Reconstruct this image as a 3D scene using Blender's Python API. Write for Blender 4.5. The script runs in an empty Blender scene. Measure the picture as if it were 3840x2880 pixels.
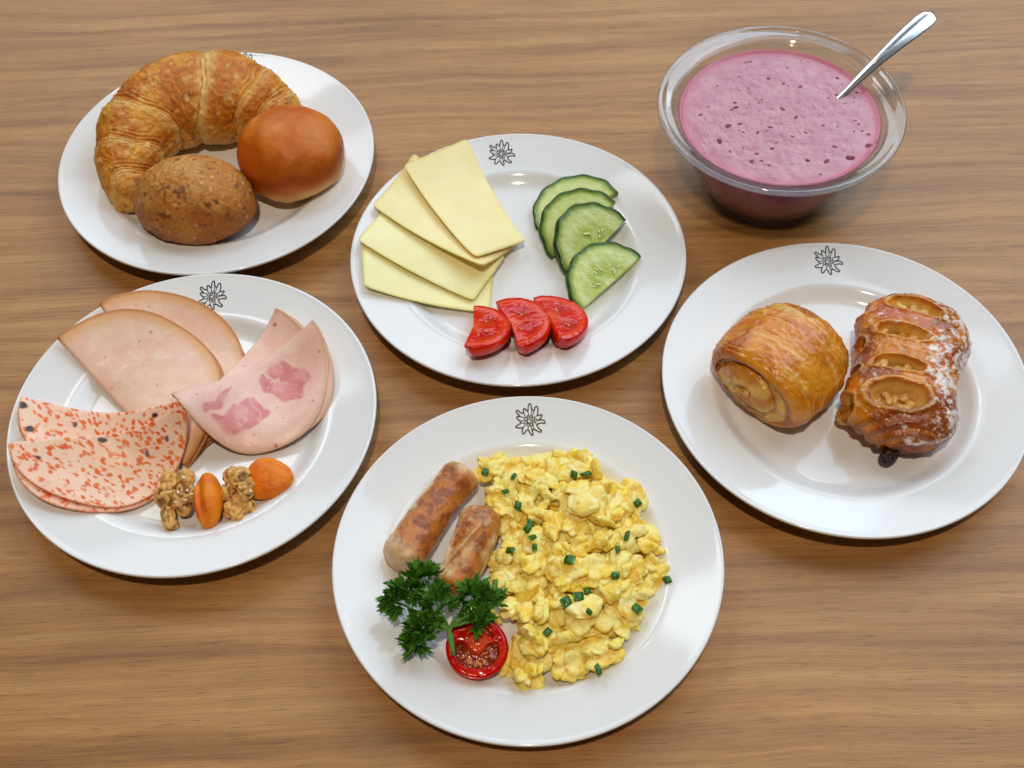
import bpy, bmesh, math, random
import numpy as np
from mathutils import Vector, Matrix

random.seed(7); rng = np.random.default_rng(11)
scene = bpy.context.scene
COL = scene.collection
R = math.radians

# ---------------------------------------------------------------- camera
cam = bpy.data.cameras.new('camera'); cam.sensor_width = 36.0; cam.lens = 44.69
cam.clip_start = 0.01; cam.clip_end = 50
co = bpy.data.objects.new('camera', cam); COL.objects.link(co)
pitch, roll = R(54.0745), R(-1.894)
fw = Vector((0, math.cos(pitch), -math.sin(pitch))); up0 = Vector((0, math.sin(pitch), math.cos(pitch))); rt0 = Vector((1, 0, 0))
rt = rt0 * math.cos(roll) + up0 * math.sin(roll); up = up0 * math.cos(roll) - rt0 * math.sin(roll)
mw = Matrix((rt, up, -fw)).transposed().to_4x4(); mw.translation = (0, 0, 0.70394)
co.matrix_world = mw
cam.dof.use_dof = True; cam.dof.focus_distance = 0.80; cam.dof.aperture_fstop = 18
scene.camera = co

# ---------------------------------------------------------------- light: a daylight window behind right, a second one behind left, ceiling spots
world = bpy.data.worlds.new('World'); scene.world = world; world.use_nodes = True
bg = world.node_tree.nodes['Background']; bg.inputs[0].default_value = (0.80, 0.90, 1.0, 1); bg.inputs[1].default_value = 0.06
def area(name, loc, target, sx, sy, power, col, spread=180):
    l = bpy.data.lights.new(name, 'AREA'); l.shape = 'RECTANGLE'; l.size = sx; l.size_y = sy; l.energy = power; l.color = col; l.spread = R(spread)
    o = bpy.data.objects.new(name, l); COL.objects.link(o); o.location = loc
    o.rotation_euler = (Vector(target) - Vector(loc)).to_track_quat('-Z', 'Y').to_euler()
    return o
area('window_light', (1.30, 1.55, 1.90), (.1, .45, 0), 2.0, 1.7, 37, (0.63, 0.81, 1.0))
area('window_light', (-.80, 1.75, 1.90), (-.1, .5, 0), .8, .6, 9, (0.84, 0.92, 1.0))
area('window_light', (0, 2.75, 1.30), (0, .6, 0), 3.4, .9, 24, (0.78, 0.89, 1.0))
area('ceiling_light', (-.05, -.30, 2.3), (-.05, .35, 0), .09, .09, 25, (1.0, 0.83, 0.62))
def spot(loc, power, rad=0.018):
    l = bpy.data.lights.new('ceiling_spot', 'POINT'); l.energy = power; l.shadow_soft_size = rad; l.color = (1.0, .82, .60)
    o = bpy.data.objects.new('ceiling_spot', l); COL.objects.link(o); o.location = loc
spot((-0.25, 1.9, 2.2), 1.6); spot((0.75, 2.0, 2.2), 1.4)
scene.view_settings.view_transform = 'Standard'; scene.view_settings.look = 'None'
scene.view_settings.exposure = 0.0; scene.view_settings.gamma = 1.0
scene.cycles.max_bounces = 10; scene.cycles.transmission_bounces = 10; scene.cycles.caustics_refractive = False; scene.cycles.caustics_reflective = False

# ---------------------------------------------------------------- numpy noise
_p = np.random.default_rng(5).permutation(256); _p = np.concatenate([_p, _p, _p])
_g = np.random.default_rng(6).normal(size=(256, 3)); _g /= np.linalg.norm(_g, axis=1, keepdims=True)
def perlin(P, f=1.0, seed=0):
    P = np.asarray(P, float) * f + seed * 17.31
    i = np.floor(P).astype(np.int64); t = P - i; i &= 255
    w = t * t * t * (t * (t * 6 - 15) + 10)
    out = 0
    for dx in (0, 1):
        for dy in (0, 1):
            for dz in (0, 1):
                h = _p[_p[_p[(i[:, 0] + dx) & 255] + ((i[:, 1] + dy) & 255)] + ((i[:, 2] + dz) & 255)] & 255
                d = t - np.array([dx, dy, dz])
                g = np.einsum('ij,ij->i', _g[h], d)
                ww = (w[:, 0] if dx else 1 - w[:, 0]) * (w[:, 1] if dy else 1 - w[:, 1]) * (w[:, 2] if dz else 1 - w[:, 2])
                out = out + g * ww
    return out * 1.5
def fbm(P, f=1.0, o=4, seed=0, gain=.5):
    a, s = 1.0, 0
    for k in range(o):
        s = s + a * perlin(P, f, seed + k * 3); f *= 2.03; a *= gain
    return s
def ridge(P, f=1.0, o=3, seed=0):
    a, s = 1.0, 0
    for k in range(o):
        s = s + a * (1 - 2 * np.abs(perlin(P, f, seed + 5 * k))); f *= 2.1; a *= .5
    return s
def worley(P, f=1.0, seed=0):
    P = np.asarray(P, float) * f + seed * 9.7
    i = np.floor(P).astype(np.int64); b1 = np.full(len(P), 9.0); b2 = b1.copy(); bid = np.zeros(len(P), np.int64)
    for dx in (-1, 0, 1):
        for dy in (-1, 0, 1):
            for dz in (-1, 0, 1):
                c = i + np.array([dx, dy, dz])
                h = _p[_p[_p[c[:, 0] & 255] + (c[:, 1] & 255)] + (c[:, 2] & 255)] & 255
                d = np.linalg.norm(c + .5 + .45 * _g[h] - P, axis=1)
                m = d < b1
                b2 = np.where(m, b1, np.minimum(b2, d)); bid = np.where(m, h, bid); b1 = np.where(m, d, b1)
    return b1, b2, bid
def ss(a, b, x):
    t = np.clip((np.asarray(x, float) - a) / (b - a), 0, 1); return t * t * (3 - 2 * t)
def mix(a, b, t):
    t = np.asarray(t)[..., None]; return np.asarray(a) * (1 - t) + np.asarray(b) * t
def lin(r, g, b):
    c = np.array([r, g, b], float) / 255
    return np.where(c <= .04045, c / 12.92, ((c + .055) / 1.055) ** 2.4)

# ---------------------------------------------------------------- scene helpers
def mesh(name, V, F, col=None, smooth=True, uv=None):
    me = bpy.data.meshes.new(name)
    me.from_pydata(np.asarray(V, float).tolist(), [], [tuple(int(x) for x in f) for f in F])
    if smooth: me.polygons.foreach_set('use_smooth', [True] * len(me.polygons))
    if col is not None:
        at = me.color_attributes.new('Col', 'FLOAT_COLOR', 'POINT')
        c = np.ones((len(V), 4)); c[:, :3] = np.clip(np.broadcast_to(col, (len(V), 3)), 0, 1); at.data.foreach_set('color', c.ravel())
    me.update(); return me
def obj(name, me, mat=None, parent=None, loc=(0, 0, 0), rot=None):
    o = bpy.data.objects.new(name, me); COL.objects.link(o); o.location = loc
    if rot is not None: o.rotation_euler = rot
    if parent is not None: o.parent = parent
    if mat is not None and not me.materials: me.materials.append(mat)
    return o
def tag(o, label, cat, group=None):
    o['label'] = label; o['category'] = cat
    if group: o['group'] = group
    return o
def thing(name, label, cat, loc=(0, 0, 0), group=None):
    o = bpy.data.objects.new(name, None); COL.objects.link(o); o.location = loc; o.empty_display_size = .02
    return tag(o, label, cat, group)
def gridf(nu, nv, wrap=True):
    i, j = np.meshgrid(np.arange(nu - 1), np.arange(nv if wrap else nv - 1), indexing='ij'); i = i.ravel(); j = j.ravel(); k = (j + 1) % nv
    return np.stack([i * nv + j, i * nv + k, (i + 1) * nv + k, (i + 1) * nv + j], 1)
def normals(V, F):
    V = np.asarray(V); F = np.asarray(F); N = np.zeros_like(V)
    a, b, c = V[F[:, 0]], V[F[:, 1]], V[F[:, 2]]
    n = np.cross(b - a, c - a)
    if F.shape[1] == 4: n = n + np.cross(c - a, V[F[:, 3]] - a)
    for k in range(F.shape[1]): np.add.at(N, F[:, k], n)
    return N / (np.linalg.norm(N, axis=1, keepdims=True) + 1e-12)
_ico = {}
def ico(s):
    if s not in _ico:
        bm = bmesh.new(); bmesh.ops.create_icosphere(bm, subdivisions=s, radius=1)
        bm.verts.ensure_lookup_table()
        _ico[s] = (np.array([v.co[:] for v in bm.verts]), np.array([[v.index for v in f.verts] for f in bm.faces])); bm.free()
    return _ico[s][0].copy(), _ico[s][1]
def revolve(prof, n=128, sx=1.0):
    prof = np.array(prof); th = np.linspace(0, 2 * math.pi, n, endpoint=False)
    V = np.stack([np.outer(prof[:, 0], np.cos(th)), np.outer(prof[:, 0], np.sin(th)), np.repeat(prof[:, 1][:, None], n, 1)], -1).reshape(-1, 3)
    return V, gridf(len(prof), n)
def smoothprof(pts, n):
    p = np.array(pts, float); P = np.vstack([2 * p[0] - p[1], p, 2 * p[-1] - p[-2]]); out = []
    for i in range(1, len(P) - 2):
        for t in np.linspace(0, 1, n, endpoint=False):
            a, b, c, d = P[i - 1:i + 3]
            out.append(.5 * ((2 * b) + (c - a) * t + (2 * a - 5 * b + 4 * c - d) * t * t + (3 * b - a - 3 * c + d) * t ** 3))
    out.append(p[-1]); return np.array(out)
def tube(pts, rad, n=8, caps=True):
    P = np.array(pts, float); rad = np.broadcast_to(rad, len(P)); T = np.gradient(P, axis=0); T /= np.linalg.norm(T, axis=1, keepdims=True)
    ref = np.array([0, 0, 1.0]); 
    A = np.cross(T, ref); bad = np.linalg.norm(A, axis=1) < .1; A[bad] = np.cross(T[bad], np.array([1.0, 0, 0])); A /= np.linalg.norm(A, axis=1, keepdims=True); B = np.cross(A, T)
    th = np.linspace(0, 2 * math.pi, n, endpoint=False)
    V = (P[:, None] + rad[:, None, None] * (A[:, None] * np.cos(th)[None, :, None] + B[:, None] * np.sin(th)[None, :, None])).reshape(-1, 3)
    F = gridf(len(P), n).tolist()
    if caps: F.append(list(range(n))[::-1]); F.append([(len(P) - 1) * n + k for k in range(n)])
    return V, F
def remesh(blobs, voxel, it=2):
    """union of ellipsoids (centre, radii, 3x3 rotation) as one skin"""
    Vs, Fs, o = [], [], 0; S, SF = ico(3)
    for c, r, M in blobs:
        Vs.append((S * np.array(r)) @ np.asarray(M).T + np.array(c)); Fs.append(SF + o); o += len(S)
    me = bpy.data.meshes.new('tmp'); me.from_pydata(np.vstack(Vs).tolist(), [], np.vstack(Fs).tolist())
    ob = bpy.data.objects.new('tmp', me); COL.objects.link(ob)
    m = ob.modifiers.new('r', 'REMESH'); m.mode = 'VOXEL'; m.voxel_size = voxel
    if it: s = ob.modifiers.new('s', 'SMOOTH'); s.iterations = it; s.factor = .5
    dg = bpy.context.evaluated_depsgraph_get(); e = ob.evaluated_get(dg); em = e.to_mesh()
    V = np.array([v.co[:] for v in em.vertices]); F = [tuple(p.vertices) for p in em.polygons]; e.to_mesh_clear()
    bpy.data.objects.remove(ob); bpy.data.meshes.remove(me)
    return V, np.array(F)
def rotm(x=0, y=0, z=0):
    return np.array(Matrix.Rotation(z, 3, 'Z') @ Matrix.Rotation(y, 3, 'Y') @ Matrix.Rotation(x, 3, 'X'))
def rrot(): return rotm(*(rng.uniform(0, 6.28, 3)))

# ---------------------------------------------------------------- materials
def newmat(name):
    m = bpy.data.materials.new(name); m.use_nodes = True; nt = m.node_tree; b = nt.nodes['Principled BSDF']; return m, nt, b
def nd(nt, t, ins=None, **kw):
    n = nt.nodes.new(t)
    for k, v in kw.items(): setattr(n, k, v)
    for k, v in (ins or {}).items():
        if isinstance(v, bpy.types.NodeSocket): nt.links.new(v, n.inputs[k])
        else: n.inputs[k].default_value = v
    return n
def food(name, rough=.5, spec=.5, bumps=(), sss=0, sssr=(1, .5, .3), sscale=.003, coat=0, coatr=.1, var=(0, 0), col=None, rvar=None):
    m, nt, b = newmat(name); L = nt.links
    tc = nd(nt, 'ShaderNodeTexCoord').outputs['Object']
    if col is None: c = nd(nt, 'ShaderNodeAttribute', attribute_name='Col').outputs['Color']
    else:
        rgb = nd(nt, 'ShaderNodeRGB'); rgb.outputs[0].default_value = (*col, 1); c = rgb.outputs[0]
    if var[1]:
        n = nd(nt, 'ShaderNodeTexNoise', {'Vector': tc, 'Scale': var[0], 'Detail': 5.0, 'Roughness': .6})
        mr = nd(nt, 'ShaderNodeMapRange', {'Value': n.outputs['Fac'], 'From Min': .25, 'From Max': .75, 'To Min': 1 - var[1], 'To Max': 1 + var[1]})
        c = nd(nt, 'ShaderNodeHueSaturation', {'Color': c, 'Value': mr.outputs[0]}).outputs[0]
    c = nd(nt, 'ShaderNodeHueSaturation', {'Color': c, 'Saturation': 1.03, 'Value': 1.0}).outputs[0]
    L.new(c, b.inputs['Base Color'])
    b.inputs['Roughness'].default_value = rough; b.inputs['Specular IOR Level'].default_value = spec
    if rvar:
        n = nd(nt, 'ShaderNodeTexNoise', {'Vector': tc, 'Scale': rvar[0], 'Detail': 3.0})
        mr = nd(nt, 'ShaderNodeMapRange', {'Value': n.outputs['Fac'], 'From Min': .3, 'From Max': .7, 'To Min': rvar[1], 'To Max': rvar[2]}); L.new(mr.outputs[0], b.inputs['Roughness'])
    prev = None
    for sc, dist, det in bumps:
        n = nd(nt, 'ShaderNodeTexNoise', {'Vector': tc, 'Scale': sc, 'Detail': det, 'Roughness': .6})
        bp = nd(nt, 'ShaderNodeBump', {'Height': n.outputs['Fac'], 'Distance': dist, 'Strength': 1.0})
        if prev is not None: L.new(prev, bp.inputs['Normal'])
        prev = bp.outputs[0]
    if prev is not None: L.new(prev, b.inputs['Normal'])
    if sss:
        b.inputs['Subsurface Weight'].default_value = sss; b.inputs['Subsurface Radius'].default_value = sssr; b.inputs['Subsurface Scale'].default_value = sscale
    if coat: b.inputs['Coat Weight'].default_value = coat; b.inputs['Coat Roughness'].default_value = coatr
    return m

# table laminate: horizontal grain with pores and a fine embossed sheen
def wood():
    m, nt, b = newmat('wood_laminate'); L = nt.links
    tc = nd(nt, 'ShaderNodeTexCoord').outputs['Object']
    warp = nd(nt, 'ShaderNodeTexNoise', {'Vector': nd(nt, 'ShaderNodeMapping', {'Vector': tc, 'Scale': (4.5, 11, 1)}).outputs[0], 'Scale': 1.0, 'Detail': 2.0})
    wo = nd(nt, 'ShaderNodeMath', {0: warp.outputs['Fac'], 1: .020}, operation='MULTIPLY')
    cmb = nd(nt, 'ShaderNodeCombineXYZ', {'Y': wo.outputs[0]})
    wv = nd(nt, 'ShaderNodeVectorMath', {0: tc, 1: cmb.outputs[0]}, operation='ADD').outputs[0]
    def stretch(sx, sy, det, rough=.6, vec=wv):
        mp = nd(nt, 'ShaderNodeMapping', {'Vector': vec, 'Scale': (sx, sy, 1)})
        return nd(nt, 'ShaderNodeTexNoise', {'Vector': mp.outputs[0], 'Scale': 1.0, 'Detail': det, 'Roughness': rough}).outputs['Fac']
    a = stretch(2.4, 72, 8, .66); f = stretch(14, 560, 5, .72); pr = stretch(46, 1250, 3, .6); bl = stretch(4, 20, 3)
    rampA = nd(nt, 'ShaderNodeValToRGB', {'Fac': a}); e = rampA.color_ramp.elements
    e[0].position = .28; e[0].color = (*lin(132, 88, 50), 1); e[1].position = .72; e[1].color = (*lin(190, 145, 93), 1)
    e[0].position = .28; e[1].position = .72; x = e.new(.5); x.color = (*lin(170, 123, 74), 1)
    mf = nd(nt, 'ShaderNodeMapRange', {'Value': f, 'From Min': .28, 'From Max': .72, 'To Min': .80, 'To Max': 1.18})
    mp_ = nd(nt, 'ShaderNodeMapRange', {'Value': pr, 'From Min': .30, 'From Max': .44, 'To Min': .52, 'To Max': 1.0})
    mb = nd(nt, 'ShaderNodeMapRange', {'Value': bl, 'From Min': .3, 'From Max': .7, 'To Min': .88, 'To Max': 1.10})
    v = nd(nt, 'ShaderNodeMath', {0: mf.outputs[0], 1: mp_.outputs[0]}, operation='MULTIPLY'); v = nd(nt, 'ShaderNodeMath', {0: v.outputs[0], 1: mb.outputs[0]}, operation='MULTIPLY')
    hs = nd(nt, 'ShaderNodeHueSaturation', {'Color': rampA.outputs[0], 'Value': v.outputs[0], 'Saturation': 1.04}); L.new(hs.outputs[0], b.inputs['Base Color'])
    b.inputs['Roughness'].default_value = .42; b.inputs['Specular IOR Level'].default_value = .5
    n1 = nd(nt, 'ShaderNodeTexNoise', {'Vector': tc, 'Scale': 1000.0, 'Detail': 2.0})
    b1 = nd(nt, 'ShaderNodeBump', {'Height': n1.outputs['Fac'], 'Distance': .00020, 'Strength': .8})
    b2 = nd(nt, 'ShaderNodeBump', {'Height': pr, 'Distance': .0002, 'Strength': .7, 'Normal': b1.outputs[0]}); L.new(b2.outputs[0], b.inputs['Normal'])
    return m
def porcelain():
    m, nt, b = newmat('porcelain'); b.inputs['Base Color'].default_value = (.79, .79, .785, 1); b.inputs['Roughness'].default_value = .09; b.inputs['Specular IOR Level'].default_value = .5
    return m
M_wood, M_porc = wood(), porcelain()

# ---------------------------------------------------------------- the table
V = [(-1.0, -.25, 0), (1.0, -.25, 0), (1.0, 1.35, 0), (-1.0, 1.35, 0), (-1.0, -.25, -.028), (1.0, -.25, -.028), (1.0, 1.35, -.028), (-1.0, 1.35, -.028)]
table = obj('table_top', mesh('table_top', V, [(0, 1, 2, 3), (7, 6, 5, 4), (0, 4, 5, 1), (1, 5, 6, 2), (2, 6, 7, 3), (3, 7, 4, 0)], smooth=False), M_wood); table['kind'] = 'structure'
V, F = tube([(-.44, .5295, .00005), (-.40, .530, .0001), (-.345, .5312, .0001), (-.322, .5318, .00005)], [.0002, .0004, .00035, .0001], 6)
obj('scratch', mesh('scratch', V, F), food('scratch_pale', .6, col=lin(205, 170, 125)), table)

# ---------------------------------------------------------------- plates
PL = {1: (-.2198, .7183, 1.0), 2: (.0074, .6114, 1.0), 3: (-.2092, .4786, 1.0), 4: (.0059, .3656, .9817), 5: (.2193, .4891, 1.0)}
TOP = np.array([(0, .0085), (.066, .0085), (.0735, .0088), (.0775, .0100), (.0815, .0128), (.0848, .0153), (.0875, .0164), (.0905, .0168), (.104, .0198), (.1155, .0226), (.1178, .0233), (.1192, .0236), (.1199, .0231), (.1200, .0223), (.1193, .0210), (.116, .0192), (.100, .0148), (.088, .0112), (.080, .0062), (.0765, .0022), (.0750, .0004), (.0735, 0), (.0715, .0002), (.070, .0022), (.060, .0032), (0, .0032)])
def plate_h(r): return np.interp(r, TOP[:12, 0], TOP[:12, 1])
OUT = [(-58, 733), (-22, 1078), (77, 1204), (157, 1099), (172, 868), (228, 779), (345, 731), (424, 944), (520, 998), (593, 908), (602, 649), (567, 363), (709, 372), (829, 410), (854, 323), (748, 155), (673, 44), (861, 51), (999, -40), (1041, -156), (991, -219), (829, -175), (663, -197), (508, -262), (526, -405), (648, -579), (774, -669), (770, -768), (663, -792), (502, -715), (354, -610), (178, -617), (195, -787), (209, -928), (153, -996), (73, -923), (-14, -751), (-98, -606), (-246, -685), (-344, -822), (-440, -874), (-495, -788), (-478, -591), (-426, -452), (-614, -458), (-825, -436), (-905, -376), (-844, -293), (-701, -214), (-580, -119), (-600, 10), (-692, 99), (-794, 217), (-815, 304), (-732, 343), (-591, 324), (-727, 501), (-829, 649), (-814, 749), (-719, 759), (-558, 609), (-347, 557), (-365, 745), (-325, 873), (-243, 855), (-129, 707), (-58, 733)]
INN = [[(-58, 733), (-53, 531), (2, 386)], [(192, 751), (148, 523), (132, 395)], [(344, 717), (278, 518), (234, 290)], [(567, 363), (423, 283), (371, 171)], [(673, 44), (556, 78), (381, 113)], [(649, 31), (529, -7), (376, -29)], [(508, -262), (417, -173), (373, -100)], [(354, -610), (254, -450), (251, -223)], [(178, -617), (114, -445), (70, -358)], [(-98, -606), (-99, -493), (-72, -381)], [(-426, -452), (-352, -341), (-278, -231)], [(-580, -119), (-463, -124), (-346, -143)], [(-577, -20), (-482, 34), (-327, 70)], [(-591, 324), (-474, 290), (-333, 256)], [(-347, 557), (-281, 397), (-238, 281)]]
CIR = [(0, 0, 129), (-60, 302, 78), (123, 295, 78), (271, 146, 89), (269, -53, 82), (144, -262, 84), (-75, -267, 89), (-232, -105, 94), (-223, 172, 94)]
def emblem(cx, cy, rot):
    V, F = [], []
    def ribbon(pts, w):
        P = smoothprof(pts, 4); T = np.gradient(P, axis=0); T /= np.linalg.norm(T, axis=1, keepdims=True) + 1e-9; N = np.stack([-T[:, 1], T[:, 0]], 1)
        o = len(V)
        for p, n in zip(P, N): V.append(p + n * w / 2); V.append(p - n * w / 2)
        for i in range(len(P) - 1): F.append((o + 2 * i, o + 2 * i + 1, o + 2 * i + 3, o + 2 * i + 2))
    ribbon(np.array(OUT) * 1e-5, .00085)
    for l in INN: ribbon(np.array(l) * 1e-5, .00055)
    for x, y, r in CIR:
        a = np.linspace(0, 2 * math.pi, 13); ribbon(np.stack([x + r * np.cos(a), y + r * np.sin(a)], 1) * 1e-5, .00055)
    P = np.array(V); c, s = math.cos(rot), math.sin(rot); P = P @ np.array([[c, s], [-s, c]]) + (cx, cy)
    z = plate_h(np.hypot(P[:, 0], P[:, 1])) + .00018
    return mesh('emblem', np.column_stack([P, z]), F, smooth=False)
pv, pf = revolve(np.vstack([smoothprof(TOP[1:], 3)]), 160)
cap = list(range(160)); nlast = len(pv) - 160
pf = pf.tolist()
# close the middle of the top and of the underside
dish_mesh = mesh('dish', np.vstack([pv, [[0, 0, .0085], [0, 0, .0032]]]), [f[::-1] for f in pf] + [(len(pv), i, (i + 1) % 160) for i in range(160)])
M_ink = food('emblem_ink', .35, col=lin(28, 28, 34)); M_ink2 = food('emblem_ink_brown', .35, col=lin(74, 58, 50))
plates = {}
for k, (lab, ang, er, ink) in {1: ('white porcelain plate at the back left carrying croissant and bread rolls', 84.5, .1068, M_ink), 2: ('white porcelain plate in the middle with cheese, cucumber and red tomato slices', 95.6, .1025, M_ink), 3: ('white porcelain plate on the left carrying cold meat slices, walnuts and apricots', 90, .1018, M_ink), 4: ('white porcelain plate in front with scrambled egg, its emblem printed in brown', 87.4, .1023, M_ink2), 5: ('white porcelain plate on the right carrying two pastries, cut by the picture edge', 86, .1045, M_ink)}.items():
    x, y, s = PL[k]; t = thing('plate', lab, 'plate', (x, y, 0), 'white plates with a flower emblem'); t.scale = (s, s, s); plates[k] = t
    obj('dish', dish_mesh, M_porc, t)
    e = emblem(er * math.cos(R(ang)), er * math.sin(R(ang)), R([0, 3, 0, 1, 0, -2][k])); obj('emblem', e, ink, t)

# height map of what lies on a plate, so that each further slice settles on what is below it
class Heap:
    def __init__(s, scale=1.0):
        s.n = 281; s.h = .14; s.d = 2 * s.h / (s.n - 1); g = np.linspace(-s.h, s.h, s.n); X, Y = np.meshgrid(g, g, indexing='ij'); s.Z = plate_h(np.hypot(X, Y) / scale) * scale
        s.X, s.Y = X, Y
    def blur(s, sig):
        if sig <= 0: return s.Z
        k = int(3 * sig / s.d) + 1; w = np.exp(-.5 * (np.arange(-k, k + 1) * s.d / sig) ** 2); w /= w.sum()
        Z = np.pad(s.Z, k, mode='edge'); Z = np.apply_along_axis(lambda a: np.convolve(a, w, 'valid'), 0, Z); Z = np.apply_along_axis(lambda a: np.convolve(a, w, 'valid'), 1, Z); return np.maximum(Z, s.Z)
    def at(s, x, y, Z=None):
        Z = s.Z if Z is None else Z
        u = np.clip((np.asarray(x) + s.h) / s.d, 0, s.n - 1.001); v = np.clip((np.asarray(y) + s.h) / s.d, 0, s.n - 1.001); i = u.astype(int); j = v.astype(int); a = u - i; b = v - j
        return Z[i, j] * (1 - a) * (1 - b) + Z[i + 1, j] * a * (1 - b) + Z[i, j + 1] * (1 - a) * b + Z[i + 1, j + 1] * a * b
    def add(s, V, r=1):
        i = np.clip(np.round((V[:, 0] + s.h) / s.d).astype(int), 1, s.n - 2); j = np.clip(np.round((V[:, 1] + s.h) / s.d).astype(int), 1, s.n - 2)
        for a in range(-r, r + 1):
            for b in range(-r, r + 1): np.maximum.at(s.Z, (np.clip(i + a, 0, s.n - 1), np.clip(j + b, 0, s.n - 1)), V[:, 2])
    def stiff(s, x, y, deg=2, tol=.0006, reg=0.0):
        """smooth polynomial surface of a stiff sheet resting on the heap"""
        z = s.at(x, y); cx, cy = x.mean(), y.mean(); u, v = (x - cx) / .05, (y - cy) / .05
        A = np.column_stack([u ** i * v ** j for i in range(deg + 1) for j in range(deg + 1 - i)]); w = np.ones(len(x))
        for _ in range(14):
            p = np.linalg.lstsq(A * w[:, None], z * w, rcond=None)[0]; e = z - A @ p; w = np.where(e > 0, 5.0, .35)
        f = A @ p; return f + max(0, float(np.percentile(z - f, 99.5)) - tol)
    def plane(s, x, y):
        """plane z = a + bx + cy that rests on the heap under the points, raised until it clears them"""
        z = s.at(x, y); A = np.column_stack([np.ones_like(x), x, y]); w = np.ones(len(x))
        for _ in range(8):
            p = np.linalg.lstsq(A * w[:, None], z * w, rcond=None)[0]; e = z - A @ p; w = np.where(e > 0, 4.0, .5)
        p[0] += max(0, np.max(z - A @ p) - .0006); return p
heaps = {k: Heap(PL[k][2]) for k in PL}
def base(k, x, y): return (PL[k][0] + x, PL[k][1] + y, 0)

# ================================================================ plate 1: croissant and rolls
M_bread = food('croissant_crust', .42, .35, bumps=((160, .0012, 6), (700, .0004, 4)), var=(260, .22), rvar=(90, .32, .6))
M_roll = food('wholegrain_crust', .5, .35, bumps=((330, .0008, 5), (1100, .0003, 3)), var=(420, .22))
M_bun = food('glazed_bun_crust', .46, .35, bumps=((70, .0007, 4), (420, .00028, 5)), var=(120, .07))

def croissant():
    C = np.array([(-.0575, -.048, .0215, .011, .0120), (-.0645, -.027, .0290, .019, .0200), (-.0640, -.004, .0335, .0255, .0245), (-.0560, .022, .0370, .0320, .0280), (-.036, .0425, .0385, .0375, .0300), (-.008, .0495, .0390, .0385, .0305), (.019, .0475, .0370, .0330, .0285), (.040, .0415, .0320, .0235, .0230), (.056, .0335, .0265, .0140, .0160)])
    S = smoothprof(C, 60); n = len(S); nv = 180; u = np.linspace(0, 1, n)
    # rounded tips
    endr = np.minimum(1, np.sqrt(np.clip(1 - (1 - np.minimum(u, 1 - u) / .035).clip(0) ** 2, 0.0004, 1)))
    T = np.gradient(S[:, :3], axis=0); T[:, 2] = 0; T /= np.linalg.norm(T, axis=1, keepdims=True); O = np.column_stack([-T[:, 1], T[:, 0], 0 * T[:, 0]])
    v = np.linspace(0, 2 * math.pi, nv, endpoint=False); U, W = np.meshgrid(u, v, indexing='ij')
    seams = np.array([-.06, .10, .235, .385, .615, .795, .91, 1.06])
    uu = U + .030 * np.cos(W - .5) * np.where(U < .5, 1, -1) + .012 * np.sin(3 * W + 7 * U)
    idx = np.clip(np.searchsorted(seams, uu.ravel()) - 1, 0, len(seams) - 2).reshape(uu.shape); q = ((uu - seams[idx]) / (seams[idx + 1] - seams[idx])).clip(0, 1); wd = seams[idx + 1] - seams[idx]
    qi = np.where(uu < .5, 1 - q, q)               # 0 on the side near the middle
    bul = .93 + .105 * np.sin(math.pi * np.clip(q, .02, .98)) ** .45 - .05 * qi
    cs, sn = np.cos(W), np.sin(W)
    flat = np.where(sn < 0, 1 - .10 * sn ** 2, 1)
    a = np.where(sn < 0, np.abs(cs) ** .62, np.abs(cs) ** .92) * np.sign(cs)
    P = S[:, None, :3] + (O[:, None] * (S[:, 3] * endr)[:, None, None] * (a * bul)[..., None])
    P[..., 2] += (S[:, 4] * endr)[:, None] * sn * bul * flat
    V = P.reshape(-1, 3); F = gridf(n, nv); N = normals(V, F)
    dq = np.minimum(q, 1 - q) * wd; near = (1 - ss(0, .05, dq)).ravel()
    strat = np.sin((qi * wd * 420).ravel() + 4 * perlin(V, 60, 2)) * near
    d = .0014 * fbm(V, 55, 4, 1) + .0008 * ridge(V, 130, 3, 4) * .5 + .00055 * strat + .0006 * fbm(V, 330, 2, 8)
    V = V + N * d[:, None]
    gold, brown, dark, pale = lin(220, 154, 66), lin(194, 114, 40), lin(146, 74, 24), lin(230, 194, 122)
    c = mix(gold, brown, ss(-.25, .55, fbm(V, 48, 4, 11) + .25 * ss(0, .9, N[:, 2])))
    c = mix(c, dark, .75 * ss(.35, .85, fbm(V, 85, 4, 15)))
    c = mix(c, dark, .8 * ss(.55, .8, perlin(V, 430, 3) + .3 * perlin(V, 90, 9)))
    c = mix(c, pale, .85 * ss(.25, .75, fbm(V, 120, 3, 21)) * .7)
    pl_ = (ss(.0, .012, (qi * wd).ravel()) * (1 - ss(.022, .055, (qi * wd).ravel()))) * (.55 + .6 * fbm(V, 80, 3, 31)).clip(0, 1)
    main = np.exp(-((uu.ravel() - .615) / .018) ** 2)
    c = mix(c, pale, np.clip(.8 * pl_ + .9 * main * (.6 + .5 * perlin(V, 150, 5)), 0, .92))
    c = mix(c, pale, .5 * (1 - ss(-.6, -.1, N[:, 2])))
    e = [[i for i in range(nv)][::-1], [(n - 1) * nv + i for i in range(nv)]]
    V[:, 2] = np.maximum(V[:, 2], plate_h(np.hypot(V[:, 0], V[:, 1])) + .0003)
    return V, F.tolist() + e, c
V, F, c = croissant()
ox, oy = -.03, .02
tag(obj('croissant', mesh('croissant', V - (ox, oy, 0), F, c), M_bread, loc=base(1, ox, oy)), 'golden brown curved croissant at the back of the bread plate', 'croissant')

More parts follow.
